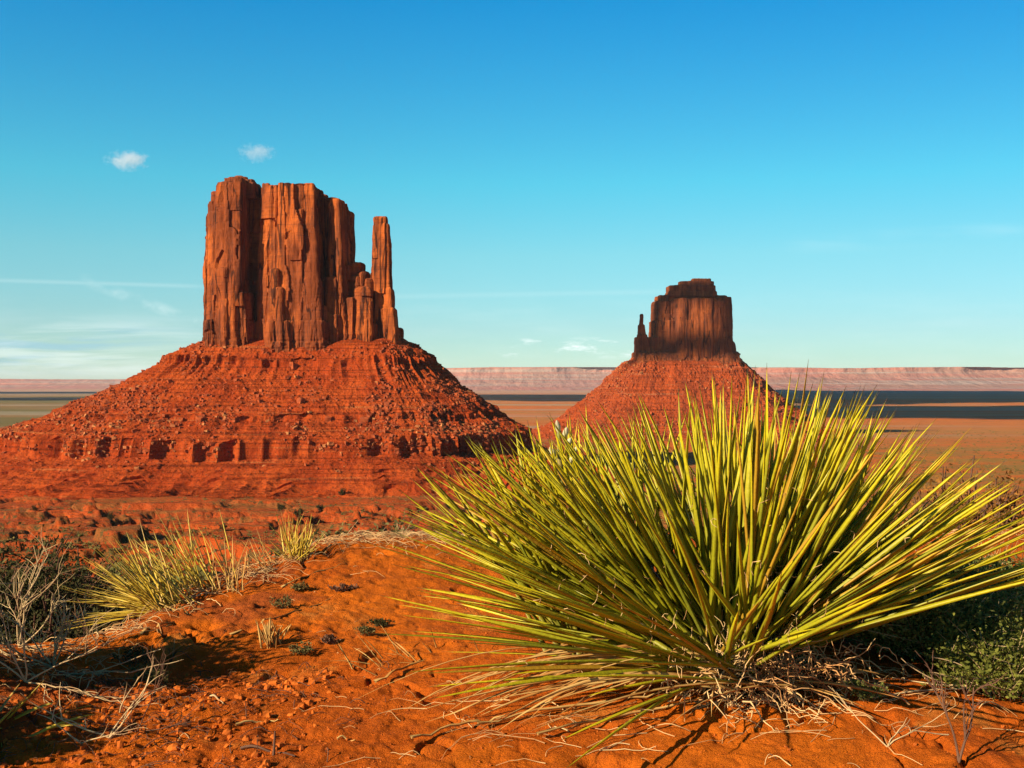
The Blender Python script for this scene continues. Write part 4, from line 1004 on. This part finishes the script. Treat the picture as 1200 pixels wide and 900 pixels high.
# scrub over the slope and the flats: low dark bushes, far too many to count
def scrub():
    r = np.random.default_rng(8); n = 34000
    u = r.uniform(-.5, .5, n); D = 14*np.exp(r.random(n)*math.log(2400/14.))
    x = u*D; y = D; dn = ss(.45, .62, vn2(x/45, y/30, 9))*.8+.12+.25*(u > .2)
    k = r.random(n) < dn; x, y, D = x[k], y[k], D[k]
    keep = (np.hypot(x+200, y-DW) > 230) & (np.hypot(x-330, y-DE) > 280); x, y, D = x[keep], y[keep], D[keep]
    z = H(x, y); s = r.uniform(.25, .8, len(x))*(1+1.1*(D > 250)+1.*(D > 900)); tb = Tubes(); m = 22
    c = np.stack([x, y, z], -1)[:, None]+r.normal(0, 1, (len(x), m, 3))*(s[:, None, None]*np.array([.5, .5, .28]))
    c[..., 2] = np.maximum(c[..., 2], z[:, None])
    d = r.normal(0, 1, (len(x), m, 3)); d[..., 2] = np.abs(d[..., 2]); d /= np.linalg.norm(d, axis=2)[..., None]
    sd = np.cross(d, r.normal(0, 1, d.shape)); sd /= np.linalg.norm(sd, axis=2)[..., None]
    L = (s[:, None, None]*.55)
    Q = np.stack([c, c+d*L*.5+sd*L*.35, c+d*L, c+d*L*.5-sd*L*.35], 2).reshape(-1, 4, 3)
    tb.quads(Q, np.repeat(r.random(len(x)), m)); o = tb.build('desert_scrub', M_olive, smooth=False); tag(o, 'low olive and brown scrub dotted over the slope and valley floor', 'scrub', 'stuff')
scrub()
# a few bigger bushes one can pick out in the middle distance
def mid_bush(pxx, pyy, s, label, m=M_juni, seed=0):
    D = np.geomspace(12, 900, 3000); u = (pxx-600)/F; v = (HOR-pyy)/F; hit = np.where(D*v <= H(u*D, D))[0]; d = D[hit[0]] if len(hit) else 300.
    p = (u*d, d, gz(u*d, d)); h = s/F*d
    shrub('distant_bush', label, 'bush', p, h*.62, h*.62, h, 700, h*.16, m, M_dark_twig, seed, 16, group='bushes on the valley slope')
for i, (a, c, s_, lb) in enumerate(((350, 606, 11, 'round dark green bush below the middle of the red ledges'), (401, 582, 9, 'dark bush at the foot of the butte near the yucca tips'), (330, 598, 9, 'dark bush left of the round one under the ledges'),
                                    (374, 600, 8, 'small dark bush right of the round one under the ledges'), (262, 622, 8, 'green bush on the flat above the straw grass stems'), (96, 676, 14, 'green bush on the slope above the dark hollow bush'),
                                    (1150, 552, 12, 'brown bush on the orange flat at the far right'), (1184, 568, 11, 'rusty bush at the right edge of the orange flat'), (1120, 546, 7, 'small dark bush on the orange flat left of the brown one'),
                                    (560, 620, 8, 'dark bush seen between the left yucca leaves'), (130, 610, 8, 'lone bush on the left part of the flat'), (40, 600, 7, 'lone bush on the flat near the left edge'))):
    mid_bush(a, c, s_, lb, M_olive if a > 1100 else M_juni, 200+i)

# ------------------------------------------------------------------ air
V = np.array([[x, y, z] for x in (-42000, 42000) for y in (-42000, 42000) for z in (-140, 345)], float)
Fc = [[0, 1, 3, 2], [4, 6, 7, 5], [0, 4, 5, 1], [2, 3, 7, 6], [0, 2, 6, 4], [1, 5, 7, 3]]
m = bpy.data.materials.new('air_haze'); m.use_nodes = True; nt = m.node_tree; nt.nodes.remove(nt.nodes['Principled BSDF'])
pv = nt.nodes.new('ShaderNodeVolumePrincipled'); pv.inputs['Color'].default_value = (.80, .88, 1, 1); pv.inputs['Density'].default_value = .9e-5; pv.inputs['Anisotropy'].default_value = .0
nt.links.new(pv.outputs[0], nt.nodes['Material Output'].inputs['Volume'])
o = mesh('haze', V, Fc, m); tag(o, 'thin blue air that softens the far plain and mesas', 'haze', 'stuff')

# ------------------------------------------------------------------ world, sun, camera
w = bpy.data.worlds.new('World'); sc.world = w; w.use_nodes = True; nt = w.node_tree; n = N(nt)
bg = nt.nodes['Background']
sky = n.new('ShaderNodeTexSky', sky_type='NISHITA', sun_disc=False)
sky.sun_elevation = R(SUN_EL); sky.sun_rotation = R(180+SUN_AZ); sky.air_density = 1.; sky.dust_density = .3; sky.ozone_density = 2.0; sky.altitude = 1600
G = n.new('ShaderNodeTexCoord').outputs['Generated']
sx, sy, sz = n.xyz(G)
ysafe = n.math('MAXIMUM', sy, .05)
U = n.math('DIVIDE', sx, ysafe); Vv = n.math('DIVIDE', sz, ysafe)
def cv(a, b, c=0.):
    q = n.new('ShaderNodeCombineXYZ'); n.put(q.inputs[0], a); n.put(q.inputs[1], b); n.put(q.inputs[2], c); return q.outputs[0]
rp = n.new('ShaderNodeValToRGB'); cr_ = rp.color_ramp; n.put(rp.inputs[0], n.math('ABSOLUTE', sz))
stops = ((0., (.66, .84, .84)), (.048, (.64, .88, .87)), (.113, (.60, 1.12, .98)), (.176, (.37, 1.30, 1.16)), (.32, (.085, 1.12, 1.42)), (.7, (.02, .35, .7)))
cr_.elements[1].position = .7
for q, cc in stops[1:-1]: cr_.elements.new(q)
for i, (q, cc) in enumerate(stops): cr_.elements[i].color = (*[v/1.6 for v in cc], 1)
tint = n.mix(1., n.mix(1., sky.outputs[0], rp.outputs[0], 'MULTIPLY'), (1.6, 1.6, 1.6), 'MULTIPLY')
tint = n.mix(1., tint, cv(n.step(U, -.1, .55, 1, .86), n.step(U, -.1, .55, 1, .85), n.step(U, -.1, .55, 1, .88)), 'MULTIPLY')
def band(v, a0, a1, b0, b1): return n.math('MULTIPLY', n.step(v, a0, a1), n.step(v, b1, b0))
front = n.step(sy, .1, .3)
# low stratus at left, small cumulus near the horizon, two thin trails and high veils at right
n1 = n.noise(cv(n.math('MULTIPLY', U, 5), n.math('MULTIPLY', Vv, 62)), 1, 6, .6, .4)
c1 = n.math('MULTIPLY', n.step(n1, .42, .66), n.math('MULTIPLY', band(Vv, .001, .012, .035, .07), n.step(U, -.22, -.36)))
n1d = n.noise(cv(n.math('MULTIPLY', U, 6), n.math('ADD', n.math('MULTIPLY', Vv, 70), 9)), 1, 6, .6, .4)
c1d = n.math('MULTIPLY', n.step(n1d, .45, .66), n.math('MULTIPLY', band(Vv, .002, .02, .045, .068), n.step(U, -.24, -.40)))
n2 = n.noise(cv(n.math('MULTIPLY', U, 22), n.math('MULTIPLY', Vv, 75)), 1, 5, .6)
c2 = n.math('MULTIPLY', n.step(n2, .50, .66), n.math('MULTIPLY', band(Vv, .020, .028, .034, .042), band(U, -.03, .0, .10, .13)))
n3 = n.noise(cv(n.math('MULTIPLY', U, 9), n.math('MULTIPLY', Vv, 60)), 1, 5, .6)
c3 = n.math('MULTIPLY', n.step(n3, .40, .8), n.math('MULTIPLY', band(Vv, .004, .02, .05, .10), .10))
def trail(u0, v0, u1, v1, wd, soft=.02):
    s_ = (v1-v0)/(u1-u0); d = n.math('ABSOLUTE', n.math('SUBTRACT', n.math('SUBTRACT', Vv, v0), n.math('MULTIPLY', n.math('SUBTRACT', U, u0), s_)))
    return n.math('MULTIPLY', n.step(d, wd, 0.), band(U, u0-soft, u0, u1, u1+soft*2))
t1 = n.math('MULTIPLY', trail(-.62, .0965, -.30, .087, .0030), .13)
t2 = n.math('MULTIPLY', trail(-.375, .088, -.30, .060, .0085), n.step(n.noise(cv(n.math('MULTIPLY', U, 40), n.math('MULTIPLY', Vv, 60)), 1, 4), .35, .7, 0, .28))
t3 = n.math('MULTIPLY', trail(.28, .125, .6, .148, .012, .06), n.step(n.noise(cv(n.math('MULTIPLY', U, 12), n.math('MULTIPLY', Vv, 90)), 1, 5), .35, .7, 0, .09))
t4 = n.math('MULTIPLY', trail(-.12, .077, .1, .081, .004, .05), .08)
cl = n.math('MAXIMUM', n.math('MAXIMUM', n.math('MULTIPLY', c1, .42), c2), n.math('MAXIMUM', n.math('MAXIMUM', t1, t2), n.math('MAXIMUM', t3, n.math('MAXIMUM', t4, c3))))
cl = n.math('MULTIPLY', cl, front)
c = n.mix(n.math('MULTIPLY', n.math('MULTIPLY', c1d, front), .75), tint, (2.7, 5.0, 5.9))
c = n.mix(cl, c, (8.2, 9.2, 9.0))
n.put(bg.inputs['Color'], c); bg.inputs['Strength'].default_value = .07

s = bpy.data.lights.new('sun', 'SUN'); s.energy = 5.; s.angle = R(.5); s.color = (1., .86, .66)
so = bpy.data.objects.new('sun', s); link(so); so.rotation_euler = (-SH).to_track_quat('-Z', 'Y').to_euler()
cam = bpy.data.cameras.new('camera'); cam.sensor_width = 36; cam.lens = F/1200*36; cam.clip_end = 150000; cam.clip_start = .05
co = bpy.data.objects.new('camera', cam); link(co); co.location = (0, 0, 0); co.rotation_euler = (R(90)-math.atan(2/F), 0, 0)
sc.camera = co
sc.view_settings.view_transform = 'Standard'; sc.view_settings.look = 'None'; sc.view_settings.exposure = .88; sc.view_settings.gamma = 1
sc.view_settings.use_curve_mapping = False
sc.render.engine = 'CYCLES'; sc.cycles.use_denoising = True
sc.cycles.max_bounces = 6; sc.cycles.volume_bounces = 3; sc.cycles.diffuse_bounces = 2; sc.cycles.volume_step_rate = 1.; sc.cycles.volume_max_steps = 64
